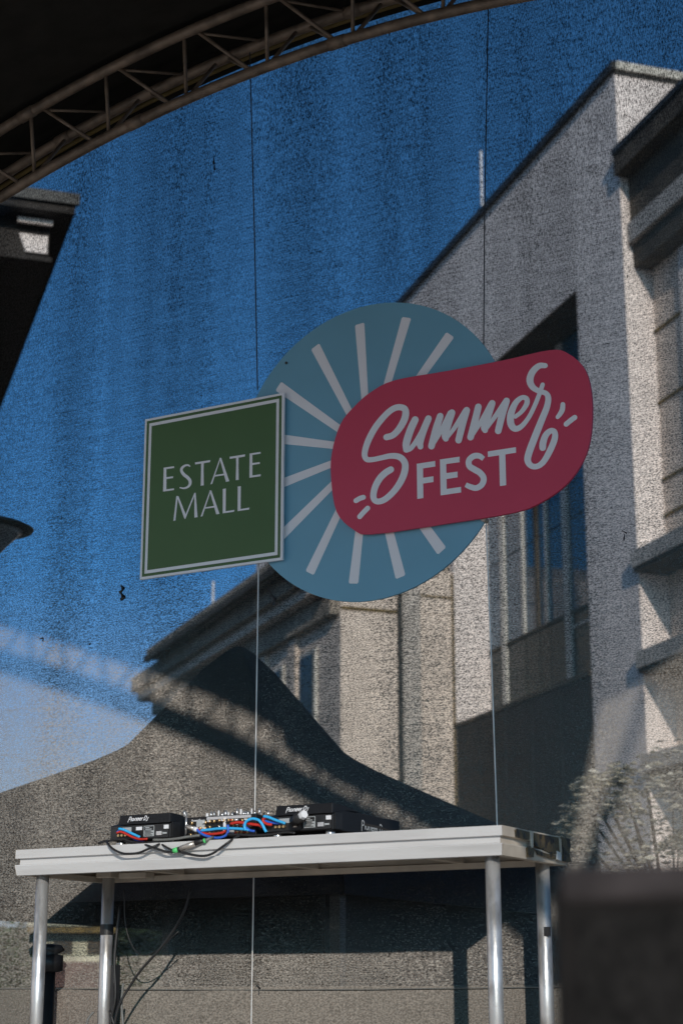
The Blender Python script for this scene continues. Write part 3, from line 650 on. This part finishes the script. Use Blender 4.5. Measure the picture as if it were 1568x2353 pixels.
letters([
    ('S', [('s', [(376, 540), (412, 528), (446, 492), (474, 440), (478, 396), (456, 380), (420, 384), (378, 414), (322, 480), (280, 556), (260, 622), (268, 656), (300, 660), (350, 650), (400, 640), (446, 646), (474, 676), (474, 722), (452, 778), (414, 832), (366, 874), (326, 884), (307, 862), (314, 812), (340, 762), (372, 730), (400, 713)],
            [34, 34, 36, 38, 36, 34, 33, 33, 34, 34, 32, 30, 28, 28, 30, 34, 36, 37, 36, 34, 33, 32, 34, 35, 36, 36, 35], 'round', 8)]),
    ('u', [('s', [(530, 446), (505, 500), (483, 570), (482, 606)], [38, 40, 40, 34], 'round'), ('s', [(484, 610), (510, 596), (548, 540), (598, 445)], [26, 26, 26, 24], 'round'), ('s', [(601, 440), (574, 505), (556, 565), (558, 590)], [36, 38, 38, 32], 'round')]),
    ('m', [('s', [(664, 427), (640, 500), (617, 588)], [36, 38, 36], 'round'), ('s', [(622, 586), (660, 520), (718, 410)], [18, 24, 30], 'round'), ('s', [(727, 408), (706, 470), (690, 530), (694, 548)], [36, 38, 36, 32], 'round'), ('s', [(698, 548), (740, 490), (800, 397)], [18, 24, 30], 'round'), ('s', [(806, 395), (786, 460), (762, 556)], [36, 38, 36], 'round')]),
    ('m', [('s', [(868, 377), (848, 460), (826, 540)], [36, 38, 36], 'round'), ('s', [(832, 538), (880, 460), (936, 362)], [18, 24, 30], 'round'), ('s', [(942, 358), (918, 430), (900, 485), (904, 502)], [36, 38, 36, 32], 'round'), ('s', [(908, 500), (950, 440), (1014, 348)], [18, 24, 30], 'round'), ('s', [(1019, 345), (998, 410), (974, 506)], [36, 38, 36], 'round')]),
    ('e', [('s', [(1066, 430), (1100, 402), (1126, 362), (1126, 334), (1100, 328), (1066, 358), (1042, 416), (1042, 468), (1064, 494), (1098, 482), (1140, 430), (1180, 346), (1212, 258)], [22, 24, 28, 28, 26, 32, 38, 38, 34, 28, 24, 24, 24], 'round')]),
    ('r', [('s', [(1226, 156), (1192, 158), (1158, 190), (1144, 232), (1156, 268), (1190, 292), (1228, 304), (1242, 330), (1234, 380), (1206, 450), (1170, 540), (1140, 620), (1132, 664), (1150, 692), (1182, 696), (1216, 672), (1250, 614), (1276, 550), (1276, 512), (1254, 506), (1228, 530), (1214, 570), (1212, 596)],
            [28, 32, 36, 38, 34, 28, 28, 32, 34, 36, 38, 38, 36, 32, 30, 32, 34, 34, 30, 30, 34, 37, 36], 'round', 8)]),
    ('mark', [('s', [(1320, 364), (1317, 392), (1306, 414), (1292, 432)], [26, 28, 26, 22], 'round')]), ('mark', [('s', [(1384, 434), (1362, 450), (1338, 470)], 28, 'round')]),
    ('mark', [('s', [(213, 880), (234, 868), (253, 862)], 27, 'round')]), ('mark', [('s', [(276, 920), (256, 940), (233, 966)], 27, 'round')]),
    ('F', [('p', [(538, 682), (637, 667), (638, 697), (572, 707), (573, 757), (628, 749), (628, 780), (573, 788), (574, 866), (541, 871)])]),
    ('E', [('p', [(662, 659), (768, 644), (768, 674), (696, 684), (697, 732), (757, 724), (757, 755), (698, 764), (699, 817), (775, 806), (776, 836), (666, 852)])]),
    ('S', [('s', [(896, 656), (872, 640), (842, 642), (818, 664), (820, 694), (846, 712), (876, 730), (896, 758), (888, 792), (858, 812), (826, 806), (800, 794)], [26, 30, 32, 32, 33, 34, 34, 33, 32, 31, 30, 26], 'flat')]),
    ('T', [('p', [(918, 616), (1069, 593), (1070, 623), (1013, 632), (1017, 797), (983, 802), (979, 637), (919, 646)])]),
], pfn, 'sign_white', pill)
b_ = bm_new(); p = g(1112, 1194); cyl(b_, (p.x, YG - .012, p.z), (p.x, YG + .02, p.z), .010, 16); obj('eyelet', b_, 'alu_dull', SG)
b_ = bm_new(); p = g(658, 834); cyl(b_, (p.x, YG - .004, p.z), (p.x, YG + .02, p.z), .006, 12); obj('eyelet', b_, 'coping', SG)
# wires
def wire(pts, label, m='wire'):
    b_ = bm_new(); tube(b_, pts, .0026, 6, 1, True); tag(obj('support_wire', b_, m), label, 'wire', 'wires holding the hanging sign')
YW = YG + .018
pa = g(592, 870, YW); pb = g(575, 170, YT + .02)
wire([pa + Vector((0, 0, -.05)), g(585, 560, YW - .1), g(574, 120, YT)], 'upper wire from the truss down to the left side of the sign', 'black_cable')  # black material on both upper wires paints in the shade they hang in
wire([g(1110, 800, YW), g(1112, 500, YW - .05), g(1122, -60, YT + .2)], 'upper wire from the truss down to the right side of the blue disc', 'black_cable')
wire([g(594, 1280, YW), g(585, 1880, YW), g(577, 2352, YW), g(576, 2420, YW)], 'lower wire from below the green square down behind the table')
wire([g(1115, 1196, YW), g(1129, 1550, YW), g(1141, 1900, YW), g(1150, 2400, YW)], 'lower wire from the disc rim down to the right end of the table')

# ------------------------------------------------------------------ stage deck table
XL, XR, YF0, YB0, ZT, ZB = -4.30, -2.30, 5.134, 5.684, EYE + .533, EYE + .439
TB = thing('deck_table', 'aluminium stage deck table on four tube legs carrying the music gear', 'table', ((XL + XR) / 2, (YF0 + YB0) / 2, SF))
H = ZT - ZB
prf = [(0, 0), (0, -.032), (-.013, -.034), (-.013, -.054), (0, -.056), (.001, -.060), (-.006, -H), (-.038, -H), (-.038, -.074), (-.022, -.070), (-.022, -.004), (-.026, 0)]
def rail(p0, p1, out, m, name='edge_rail', e0=0.0, e1=0.0):
    """aluminium profile swept from p0 to p1; out = outward direction; ends mitred by the outward offset"""
    d = (Vector(p1) - Vector(p0)).normalized(); b_ = bm_new()
    A_ = [b_.verts.new(Vector(p0) + out * o_ + UZ * z - d * min(o_, 0) * 1.0 + d * e0) for o_, z in prf]
    B_ = [b_.verts.new(Vector(p1) + out * o_ + UZ * z + d * min(o_, 0) * 1.0 - d * e1) for o_, z in prf]
    b_.faces.new(A_); b_.faces.new(B_[::-1]); k = len(prf)
    for i in range(k): b_.faces.new((A_[i], A_[(i + 1) % k], B_[(i + 1) % k], B_[i]))
    return obj(name, b_, m, TB)
rail((XL, YF0, ZT), (XR, YF0, ZT), Vector((0, -1, 0)), 'alu', e0=.001, e1=.001)
rail((XL, YB0, ZT), (XR, YB0, ZT), Vector((0, 1, 0)), 'alu_dull', e0=.001, e1=.001)
rail((XL, YF0, ZT), (XL, YB0, ZT), Vector((-1, 0, 0)), 'alu_dull')
rr = rail((XR, YF0, ZT), (XR, YB0, ZT), Vector((1, 0, 0)), 'alu_dull'); rr['label'] = 'end rail patched with torn black tape'
b_ = bm_new(); box(b_, XL + .027, XR - .027, YF0 + .027, YB0 - .027, ZT - .016, ZT - .001); obj('deck_board', b_, 'ply', TB)
for x in (-3.9, -3.3, -2.7):
    b_ = bm_new(); box(b_, x - .02, x + .02, YF0 + .04, YB0 - .04, ZB + .02, ZT - .018); obj('cross_bar', b_, 'alu_dull', TB)
# torn black tape on the right end
def tape(pts, x=XR + .0035, nm='tape_patch', m='burnt', tilt=0):
    b_ = bm_new(); prism(b_, pts, x - .003, x + .0015, 'X'); obj(nm, b_, m, rr)
def ee(fy, fz): return (YF0 + (YB0 - YF0) * fy, ZT - H * fz)
rnd = random.Random(3)
tape([ee(.17, .10), ee(.20, .04), ee(.38, .06), ee(.37, .34), ee(.28, .36), ee(.18, .32)])
tape([ee(.45, .06), ee(.83, .05), ee(.84, .60), ee(.74, .70), ee(.62, .62), ee(.52, .55), ee(.46, .50)])
tape([ee(.33, .62), ee(.40, .55), ee(.45, .64), ee(.43, .92), ee(.35, .94)])
tape([ee(.45, .62), ee(.60, .70), ee(.78, .72), ee(.77, .86), ee(.64, .84), ee(.50, .80)])
tape([ee(.86, .02), ee(1.0, .02), ee(1.01, .30), ee(.985, .55), ee(1.01, .85), ee(.96, .90), ee(.88, .88), ee(.89, .50)], XR + .008)
tape([ee(.385, .02), ee(.43, .03), ee(.425, .55), ee(.40, .62)], XR + .005, 'tape_strip', 'alu_dull')
tape([ee(.845, .08), ee(.865, .08), ee(.87, .62), ee(.85, .64)], XR + .006, 'tape_strip', 'alu_dull')
tape([ee(.79, .55), ee(.86, .60), ee(.86, .88), ee(.79, .86)], XR + .006, 'tape_strip', 'alu')
LEGS = [(XL + .085, YF0 + .062), (XL + .10, YB0 - .10), (XR - .065, YF0 + .062), (XR - .055, YB0 - .10)]
for i, (x, y) in enumerate(LEGS):
    b_ = bm_new(); cyl(b_, (x, y, SF), (x, y, ZB + .03), .0242, 24); lg = obj('leg', b_, 'tube', TB, True)
    b_ = bm_new(); box(b_, x - .036, x + .036, y - .036, y + .036, ZB + .012, ZT - .02, bev=.004); obj('leg_socket', b_, 'alu_dull', TB)
    if i == 1:
        for z, hgt in ((ZB - .205, .04),):
            b_ = bm_new(); cyl(b_, (x, y, z), (x, y, z + hgt), .0262, 24); obj('tape_band', b_, 'black_cable', lg)
    if i == 3:
        b_ = bm_new(); box(b_, x + .008, x + .028, y - .024, y - .012, ZB - .24, ZB - .21); obj('tape_mark', b_, 'black_cable', lg)
b_ = bm_new(); box(b_, XL + .17, XL + .30, YB0 - .13, YB0 - .07, ZB + .006, ZB + .03, bev=.004); obj('leg_clamp', b_, 'alu_dull', TB)

# ------------------------------------------------------------------ lettering for the gear
def logo(specs_origin, ux, uz, normal_off, size, parent, m, slant=.25):
    """'Pioneer DJ' drawn in strokes; ux, uz unit axes on the panel, origin lower left"""
    O_ = Vector(specs_origin); nf = Vector(normal_off)
    b_ = bm_new(); s = size
    def fn(p, y): return O_ + ux * ((p[0] + slant * p[1]) * s) + uz * (p[1] * s) - nf * (y * 1.0)
    t = .17
    L = []
    def add(pts, x, wd=t, cap='round'): L.append(([(px + x, pz) for px, pz in pts], wd, cap))
    x = 0
    add([(.05, -.22), (.05, .5), (.05, .98)], x); add([(.05, .98), (.4, 1.0), (.62, .78), (.5, .5), (.2, .42)], x); x += .78
    add([(.05, .02), (.05, .3), (.05, .6)], x); x += .26
    ring = [(.3 + .26 * math.cos(a_), .32 + .30 * math.sin(a_)) for a_ in [R(q) for q in range(0, 361, 45)]]
    add(ring, x); x += .74
    add([(.05, .02), (.05, .4), (.2, .62), (.4, .6), (.48, .4), (.48, .02)], x); x += .66
    for _ in range(2):
        add([(.08, .34), (.3, .35), (.56, .36), (.5, .56), (.3, .63), (.08, .5), (.05, .28), (.18, .06), (.36, .02), (.52, .06)], x); x += .70
    add([(.05, .02), (.05, .4), (.16, .58), (.34, .62)], x); x += .72
    add([(.05, .0), (.05, .5), (.05, 1.0)], x); add([(.05, 1.0), (.4, .98), (.62, .72), (.6, .32), (.4, .04), (.05, .02)], x); x += .92
    add([(.22, .66), (.22, .2), (.18, -.12), (.0, -.22)], x)
    yy = .0008
    for pts, wd, cap in L:
        ribbon(b_, pts, wd, yy, fn, cap, 4, -.0002 / 1); yy += .0003
    return obj('logo', b_, m, parent)
X_, Z_ = Vector((1, 0, 0)), UZ

def player(x0, x1, dx0, label, side_logo):
    y0 = 5.205; zb = ZT + .022; zt = ZT + .076; zd = ZT + .114; D_ = .495
    t = thing('media_player', label, 'media player', ((x0 + x1) / 2, y0 + .2, ZT), 'players on the deck table')
    b_ = bm_new(); prism(b_, [(y0, zb), (y0, zt), (y0 + .07, zt + .018), (y0 + D_, zt + .016), (y0 + D_, zb)], x0, x1, 'X')
    bmesh.ops.bevel(b_, geom=b_.edges[:], offset=.002, segments=1, affect='EDGES'); obj('body', b_, 'gear', t)
    b_ = bm_new(); prism(b_, [(y0 - .006, zt + .002), (y0 + .004, zd), (y0 + .055, zd - .002), (y0 + .20, zt + .021), (y0 + .09, zt + .019)], dx0, x1 - .002, 'X')
    bmesh.ops.bevel(b_, geom=b_.edges[:], offset=.0015, segments=1, affect='EDGES'); disp = obj('screen_hood', b_, 'gear', t)
    nrm = Vector((0, -1, .28)).normalized(); uz = Vector((0, .28, 1)).normalized()
    b_ = bm_new(); box(b_, x1 - .0042, x1 - .0012, y0 - .004, y0 + .006, zt + .004, zd - .001); obj('edge_highlight', b_, 'gear_panel', disp)
    o_ = Vector((dx0 + (x1 - dx0) * .19, y0 - .0035, zt + .0145)); logo(o_, X_, uz, nrm * -1.0, .0155, disp, 'print_white')
    # rear panel fittings
    b_ = bm_new(); box(b_, x0 + .006, x1 - .006, y0 - .003, y0, zb + .004, zt - .002); rp = obj('rear_panel', b_, 'gear_panel', t)
    xl = x1 - .115
    def pl(name, xa, xb, za, zc_, m, off=.0045): 
        q_ = bm_new(); box(q_, xa, xb, y0 - off, y0 - .0031, za, zc_); obj(name, q_, m, rp)
    pl('rating_plate', xl, xl + .046, zb + .010, zt - .006, 'print_grey')
    pl('plate_field', xl + .002, xl + .044, zb + .031, zt - .008, 'gear_panel', .0052)
    for k in range(4): pl('plate_line', xl + .004, xl + .004 + (.036, .028, .038, .03)[k], zb + .013 + k * .0045, zb + .0155 + k * .0045, 'gear_panel', .0054)
    for k in range(2): pl('plate_line', xl + .008, xl + .036 - k * .01, zb + .034 + k * .006, zb + .037 + k * .006, 'print_grey', .0058)
    pl('port', xl + .090, xl + .110, zb + .034, zt - .006, 'print_white', .006); pl('port', xl + .058, xl + .082, zb + .012, zb + .026, 'steel', .008); pl('port_label', xl + .084, xl + .102, zb + .016, zb + .022, 'print_grey')
    pl('port', xl - .034, xl - .008, zb + .034, zb + .046, 'print_white', .006); pl('socket', xl - .05, xl - .006, zb + .006, zb + .03, 'gear', .007); pl('port', xl - .10, xl - .056, zb + .030, zb + .046, 'print_grey', .006)
    for k in range(3):
        q_ = bm_new(); xx = x0 + .045 + k * .016; cyl(q_, (xx, y0 - .012, zb + .018), (xx, y0 - .002, zb + .018), .005, 10); obj('jack', q_, 'gold', rp)
    for xx in (x0 + .03, x1 - .028):
        for yy in (y0 + .03, y0 + D_ - .04):
            q_ = bm_new(); cyl(q_, (xx, yy, ZT), (xx, yy, zb), .017, 20); obj('foot', q_, 'steel', t, True)
    q_ = bm_new(); box(q_, x1 + .0, x1 + .003, y0 + .01, y0 + .058, zb + .004, zt + .006); obj('side_block', q_, 'gear_panel', t)
    if side_logo: logo((x1 + .0012, y0 + .20, zb + .019), Vector((0, 1, -.03)).normalized(), UZ, (-1, 0, 0), .0285, t, 'print_grey', .06)
    q_ = bm_new(); cyl(q_, ((x0 + x1) / 2, y0 + .27, zt + .010), ((x0 + x1) / 2, y0 + .27, zt + .024), .10, 40); obj('jog_wheel', q_, 'gear_panel', t, True)
    return t
player(-3.915, -3.645, -3.876, 'left black media player beside the mixer, blue and red leads at its back', False)
player(-3.236, -2.966, -3.197, 'right black media player with white lettering also on its side', True)

# mixer
MX = thing('dj_mixer', 'black mixer crowded with silver knobs and gold sockets between the two players', 'mixer', (-3.42, 5.4, ZT))
mx0, mx1, my = -3.575, -3.285, 5.215; mzb, mzt = ZT + .015, ZT + .093
b_ = bm_new(); prism(b_, [(my, mzb), (my, mzt), (my + .33, mzt - .02), (my + .33, mzb)], mx0, mx1, 'X'); bmesh.ops.bevel(b_, geom=b_.edges[:], offset=.002, segments=1, affect='EDGES'); obj('body', b_, 'gear', MX)
b_ = bm_new(); box(b_, mx0 + .082, mx1 - .02, my - .003, my + .001, mzt - .013, mzt - .003); obj('silver_strip', b_, 'steel', MX)
logo((mx0 + .016, my - .001, mzt - .016), X_, UZ, (0, 1, 0), .0072, MX, 'print_white')
rnd = random.Random(11)
for k in range(14):
    for row in range(3):
        if rnd.random() < .16: continue
        x = mx0 + .02 + k * .0195; z = mzb + .014 + row * .022 + rnd.uniform(-.002, .002)
        b_ = bm_new(); cyl(b_, (x, my - rnd.uniform(.008, .016), z), (x, my, z), .0058, 12); jk = obj('jack', b_, 'gold' if rnd.random() < .72 else 'steel', MX, True)
        b_ = bm_new(); cyl(b_, (x, my - .020, z), (x, my - .004, z), .0028, 8); obj('jack_core', b_, ('print_white', 'red_cable', 'gear')[rnd.randrange(3)], jk, True)
for xa, xb, za, zc_, m in ((.04, .075, .034, .066, 'print_grey'), (.155, .165, .02, .07, 'print_white'), (.21, .235, .004, .022, 'gear_panel'), (.18, .2, .008, .024, 'print_grey'), (.24, .275, .03, .045, 'print_grey')):
    b_ = bm_new(); box(b_, mx0 + xa, mx0 + xb, my - .005, my - .0005, mzb + za, mzb + zc_); obj('label_plate', b_, m, MX)
for k in range(15):
    x = mx0 + .062 + k * .0158 + rnd.uniform(-.003, .003); hgt = rnd.choice((.014, .02, .026, .022)); r = rnd.choice((.0035, .0045, .006))
    for yy in (my + .03,):
        b_ = bm_new(); cyl(b_, (x, yy, mzt - .004), (x, yy, mzt + hgt), r, 10, r * .8); obj('knob', b_, 'steel' if k % 3 else 'print_white', MX, True)
        b_ = bm_new(); x2 = x + .006; cyl(b_, (x2, yy + .05, mzt - .006), (x2, yy + .05, mzt + hgt * .8), r, 10, r * .8); obj('knob', b_, 'gear_panel' if k % 2 else 'steel', MX, True)
for yy in (my + .02, my + .28):
    for xx in (mx0 + .03, mx1 - .03):
        b_ = bm_new(); cyl(b_, (xx, yy, ZT), (xx, yy, mzb), .012, 12); obj('foot', b_, 'gear_panel', MX)
b_ = bm_new(); cyl(b_, (mx0 - .022, my + .02, ZT + .02), (mx0 - .022, my + .02, mzt + .022), .004, 8); cyl(b_, (mx0 - .03, my + .02, mzt + .005), (mx0 - .03, my + .02, mzt + .028), .005, 8)
obj('antenna_rod', b_, 'steel', MX, True)

# cables
def tpx(x, y, Y, dz=0.0): p = onY(x, y, Y); p.z += dz; return p
def cable(pts, r, m, label, k=6, group='leads behind the gear'):
    b_ = bm_new(); tube(b_, pts, r, 8, k); return tag(obj('cable', b_, m, smooth=True), label, 'cable', group)
K4 = lambda x, y: ((350 + x / 4.48) / 1.488, (2750 + y / 4.48) / 1.488)
K5 = lambda x, y: ((600 + x / 3.92) / 1.488, (2730 + y / 3.92) / 1.488)
def c4(pts, Y): return [tpx(*K4(x, y), Y if not isinstance(Y, (list, tuple)) else Y[i]) for i, (x, y) in enumerate(pts)]
def c5(pts, Y): return [tpx(*K5(x, y), Y if not isinstance(Y, (list, tuple)) else Y[i]) for i, (x, y) in enumerate(pts)]
YC = 5.178
cable(c4([(255, 370), (330, 385), (450, 440), (575, 498)], YC), .0048, 'cyan_cable', 'light blue lead slanting across the back of the left player')
cable(c4([(228, 425), (300, 380), (420, 470), (520, 540), (640, 550)], YC + .006), .0044, 'blue_cable', 'dark blue lead looping at the back of the left player')
cable(c4([(225, 432), (300, 420), (470, 500), (580, 530), (690, 525)], YC - .004), .0044, 'red_cable', 'red lead looping at the back of the left player')
cable(c5([(345, 425), (450, 415), (600, 398), (760, 398), (920, 408), (985, 420)], YC), .0052, 'cyan_cable', 'light blue lead running along the mixer back')
cable(c5([(290, 395), (340, 445), (430, 472), (540, 470), (640, 450), (668, 418)], YC + .004), .0048, 'red_cable', 'red lead sagging in front of the mixer sockets')
cable(c5([(285, 410), (350, 470), (440, 505), (560, 525), (660, 500), (705, 440), (700, 350)], YC - .004), .0048, 'blue_cable', 'dark blue lead sagging below the red one at the mixer')
cable(c5([(940, 425), (925, 370), (950, 300), (1030, 268), (1110, 285), (1160, 340), (1190, 400), (1215, 445)], YC - .006), .0052, 'cyan_cable', 'light blue lead in a raised loop at the right of the mixer')
cable(c5([(740, 335), (830, 318), (920, 325), (1050, 345), (1130, 355), (1160, 385)], YC + .008), .0055, 'red_cable', 'thick red lead across the right half of the mixer')
cable(c5([(910, 345), (950, 390), (1000, 425), (1060, 435)], YC), .0046, 'blue_cable', 'short dark blue lead under the light blue loop')
cable(c5([(1180, 235), (1240, 245), (1340, 285), (1470, 330)], YC - .006), .0050, 'cyan_cable', 'light blue lead reaching the right player')
cable(c5([(1210, 255), (1175, 270), (1180, 310), (1230, 340), (1290, 348)], YC), .0050, 'red_cable', 'short red curl beside the right player')
cable(c5([(1190, 285), (1240, 310), (1330, 325), (1400, 330)], YC + .008), .0048, 'blue_cable', 'dark blue lead entering the right player')
cable(c4([(-60, 590), (40, 562), (180, 545), (330, 530), (420, 560), (560, 585), (760, 580), (900, 560), (1100, 560)], 5.165), .0045, 'black_cable', 'black lead lying along the table edge by the left player')
cable(c4([(270, 520), (330, 545), (430, 585), (640, 600), (860, 560), (1000, 545), (1200, 540)], 5.17), .0042, 'black_cable', 'second black lead lying behind the left player')
cable(c4([(780, 540), (950, 538), (1150, 520), (1300, 495), (1490, 470)], 5.16), .0048, 'grey_cable', 'dark grey lead running from left player to mixer')
cable(c4([(70, 570), (110, 630), (200, 700), (320, 748), (450, 752), (570, 735), (700, 680), (820, 630), (920, 585)], [5.15, 5.12, 5.112, 5.110, 5.110, 5.110, 5.112, 5.12, 5.15]), .0044, 'black_cable', 'black loop hanging over the table front edge at left')
cable(c4([(520, 590), (640, 610), (760, 650), (880, 690), (980, 720), (1060, 722)], [5.15, 5.14, 5.122, 5.116, 5.114, 5.112]), .0042, 'black_cable', 'black lead running down to the green taped connector')
cable(c4([(880, 580), (960, 640), (1060, 690), (1160, 720), (1260, 745), (1400, 775), (1570, 790)], [5.15, 5.125, 5.115, 5.112, 5.11, 5.11, 5.11]), .0038, 'black_cable', 'thin black lead passing behind the green taped connector')
cable(c5([(100, 715), (200, 745), (330, 765), (430, 758), (520, 720), (590, 670), (700, 590), (800, 520), (860, 495)], [5.112, 5.11, 5.11, 5.11, 5.112, 5.115, 5.12, 5.145, 5.16]), .0044, 'black_cable', 'black lead looping over the table front edge at the middle')
cable(c5([(700, 480), (900, 485), (1100, 490), (1300, 475), (1480, 450), (1600, 460)], 5.165), .0046, 'black_cable', 'black lead lying along the table edge by the right player')
cable([tpx(838, 1893, 5.165), tpx(870, 1900, 5.16), tpx(895, 1909, 5.155), tpx(915, 1912, 5.16)], .0045, 'black_cable', 'black power lead trailing from the plug by the right player')
# XLR connector with green tape
XC = thing('audio_connector', 'silver audio plug wrapped in green tape hanging over the table edge', 'plug', tuple(onY(*K4(1250, 670), 5.11)))
def seg(a_, b__, r, m, nm, Ya=5.11, Yb=5.112, r2=None):
    q_ = bm_new(); cyl(q_, tpx(*a_, Ya), tpx(*b__, Yb), r, 16, r2); obj(nm, q_, m, XC, True)
seg(K4(1060, 720), K4(1100, 706), .0075, 'black_cable', 'boot'); seg(K4(1090, 708), K4(1162, 686), .0095, 'green_tape', 'tape_wrap')
seg(K4(1160, 688), K4(1205, 672), .009, 'black_cable', 'collar'); seg(K4(1200, 674), K4(1420, 592), .0100, 'nickel', 'barrel', 5.11, 5.116); seg(K4(1415, 594), K4(1560, 545), .0095, 'black_cable', 'rear_boot', 5.116, 5.12, .007)
seg(K5(385, 565), K5(398, 560), .0085, 'green_tape', 'tape_mark', 5.12, 5.12); seg(K5(400, 560), K5(510, 510), .0065, 'grey_cable', 'strain_relief', 5.12, 5.15, .004)
# mains plug by the right player
K9 = lambda x, y: ((900 + x / 3.136) / 1.488, (2700 + y / 3.136) / 1.488)
MP = thing('mains_plug', 'chunky black plug with a white face tilted at the back of the right player', 'plug', tuple(onY(*K9(380, 330), 5.17)))
q_ = bm_new(); cyl(q_, onY(*K9(330, 340), 5.175), onY(*K9(415, 275), 5.150), .020, 20, .019); obj('plug_body', q_, 'black_cable', MP, True)
q_ = bm_new(); cyl(q_, onY(*K9(410, 278), 5.151), onY(*K9(440, 258), 5.142), .0165, 6, .0145); obj('plug_face', q_, 'print_white', MP)
q_ = bm_new(); cyl(q_, onY(*K9(335, 340), 5.17), onY(*K9(340, 400), 5.172), .010, 12, .007); obj('plug_tail', q_, 'nickel', MP, True)
q_ = bm_new(); cyl(q_, onY(*K5(150, 370), 5.178), onY(*K5(250, 402), 5.176), .0075, 12, .008); cb = tag(obj('cable_plug', q_, 'nickel', smooth=True), 'dull metal plug at the left end of the red and blue mixer leads', 'plug')
q_ = bm_new(); cyl(q_, onY(*K5(250, 402), 5.176), onY(*K5(292, 420), 5.175), .0085, 12); obj('plug_collar', q_, 'print_white', cb, True)

# cables down the left rear leg
lx, ly = LEGS[1]
def lc(pts, r, m, label): cable([Vector((lx + a_, ly - .03 + c_, EYE + b__)) for a_, b__, c_ in pts], r, m, label, 6, 'leads hanging at the left rear leg')
lc([(.40, .40, .02), (.37, .30, .01), (.29, .19, 0), (.20, .10, -.01), (.15, .04, -.01), (.115, -.02, -.02), (.095, -.08, -.02), (.08, -.18, -.01), (.075, -.42, 0)], .005, 'black_cable', 'thick black lead drooping from the deck to the left rear leg')
lc([(.10, .40, 0), (.11, .28, 0), (.14, .20, 0), (.19, .155, 0), (.26, .17, 0), (.36, .24, 0)], .0022, 'black_cable', 'thin black lead slung below the deck at left')
lc([(.075, .34, .01), (.065, .15, 0), (.075, .0, 0), (.055, -.12, 0), (.06, -.42, 0)], .0055, 'black_cable', 'black lead running straight down beside the left rear leg')
lc([(.11, .05, 0), (.105, -.02, 0), (.12, -.08, -.01), (.125, -.18, 0), (.135, -.42, 0)], .0046, 'grey_cable', 'pale grey lead hanging right of the left rear leg')
lc([(-.025, -.055, 0), (-.045, -.085, -.01), (-.052, -.14, -.01), (-.045, -.19, 0), (-.03, -.26, 0), (-.02, -.42, 0)], .0044, 'grey_cable', 'pale grey lead bowing out left of the left rear leg')
lc([(.05, -.05, 0), (.08, -.12, 0), (.10, -.2, 0), (.10, -.42, 0)], .005, 'black_cable', 'black lead bunched close to the left rear leg')
q_ = bm_new(); box(q_, lx + .034, lx + .05, ly - .01, ly + .03, EYE - .06, EYE + .12); tag(obj('clip_strip', q_, 'gear_panel'), 'dark upright strip fixed against the left rear leg', 'strip')

# ------------------------------------------------------------------ foreground speaker, far out of focus
SP = thing('stage_speaker', 'dark blurred loudspeaker cabinet in the right foreground', 'speaker', (-.22, 1.45, SF))
sx0, sx1, sy0, sy1, sz1 = -.527, .05, 1.25, 1.75, EYE + .094
b_ = bm_new(); box(b_, sx0, sx1, sy0, sy1, SF + .03, sz1, bev=.018); obj('cabinet', b_, 'speaker', SP, True)
b_ = bm_new(); box(b_, sx0 + .03, sx1 - .03, sy0 - .006, sy0 + .004, SF + .06, sz1 - .035); obj('grille', b_, 'grille', SP)
b_ = bm_new(); box(b_, sx0 + .014, sx1 - .014, sy0 - .004, sy0 + .03, sz1 - .026, sz1 + .001, bev=.006); obj('edge_light_strip', b_, 'edge_light', SP)  # paler strip stands in for light catching the cabinet top edge
for x in (sx0 + .06, sx1 - .06):
    for y in (sy0 + .06, sy1 - .06):
        b_ = bm_new(); cyl(b_, (x, y, SF), (x, y, SF + .032), .025, 12); obj('foot', b_, 'black_cable', SP)
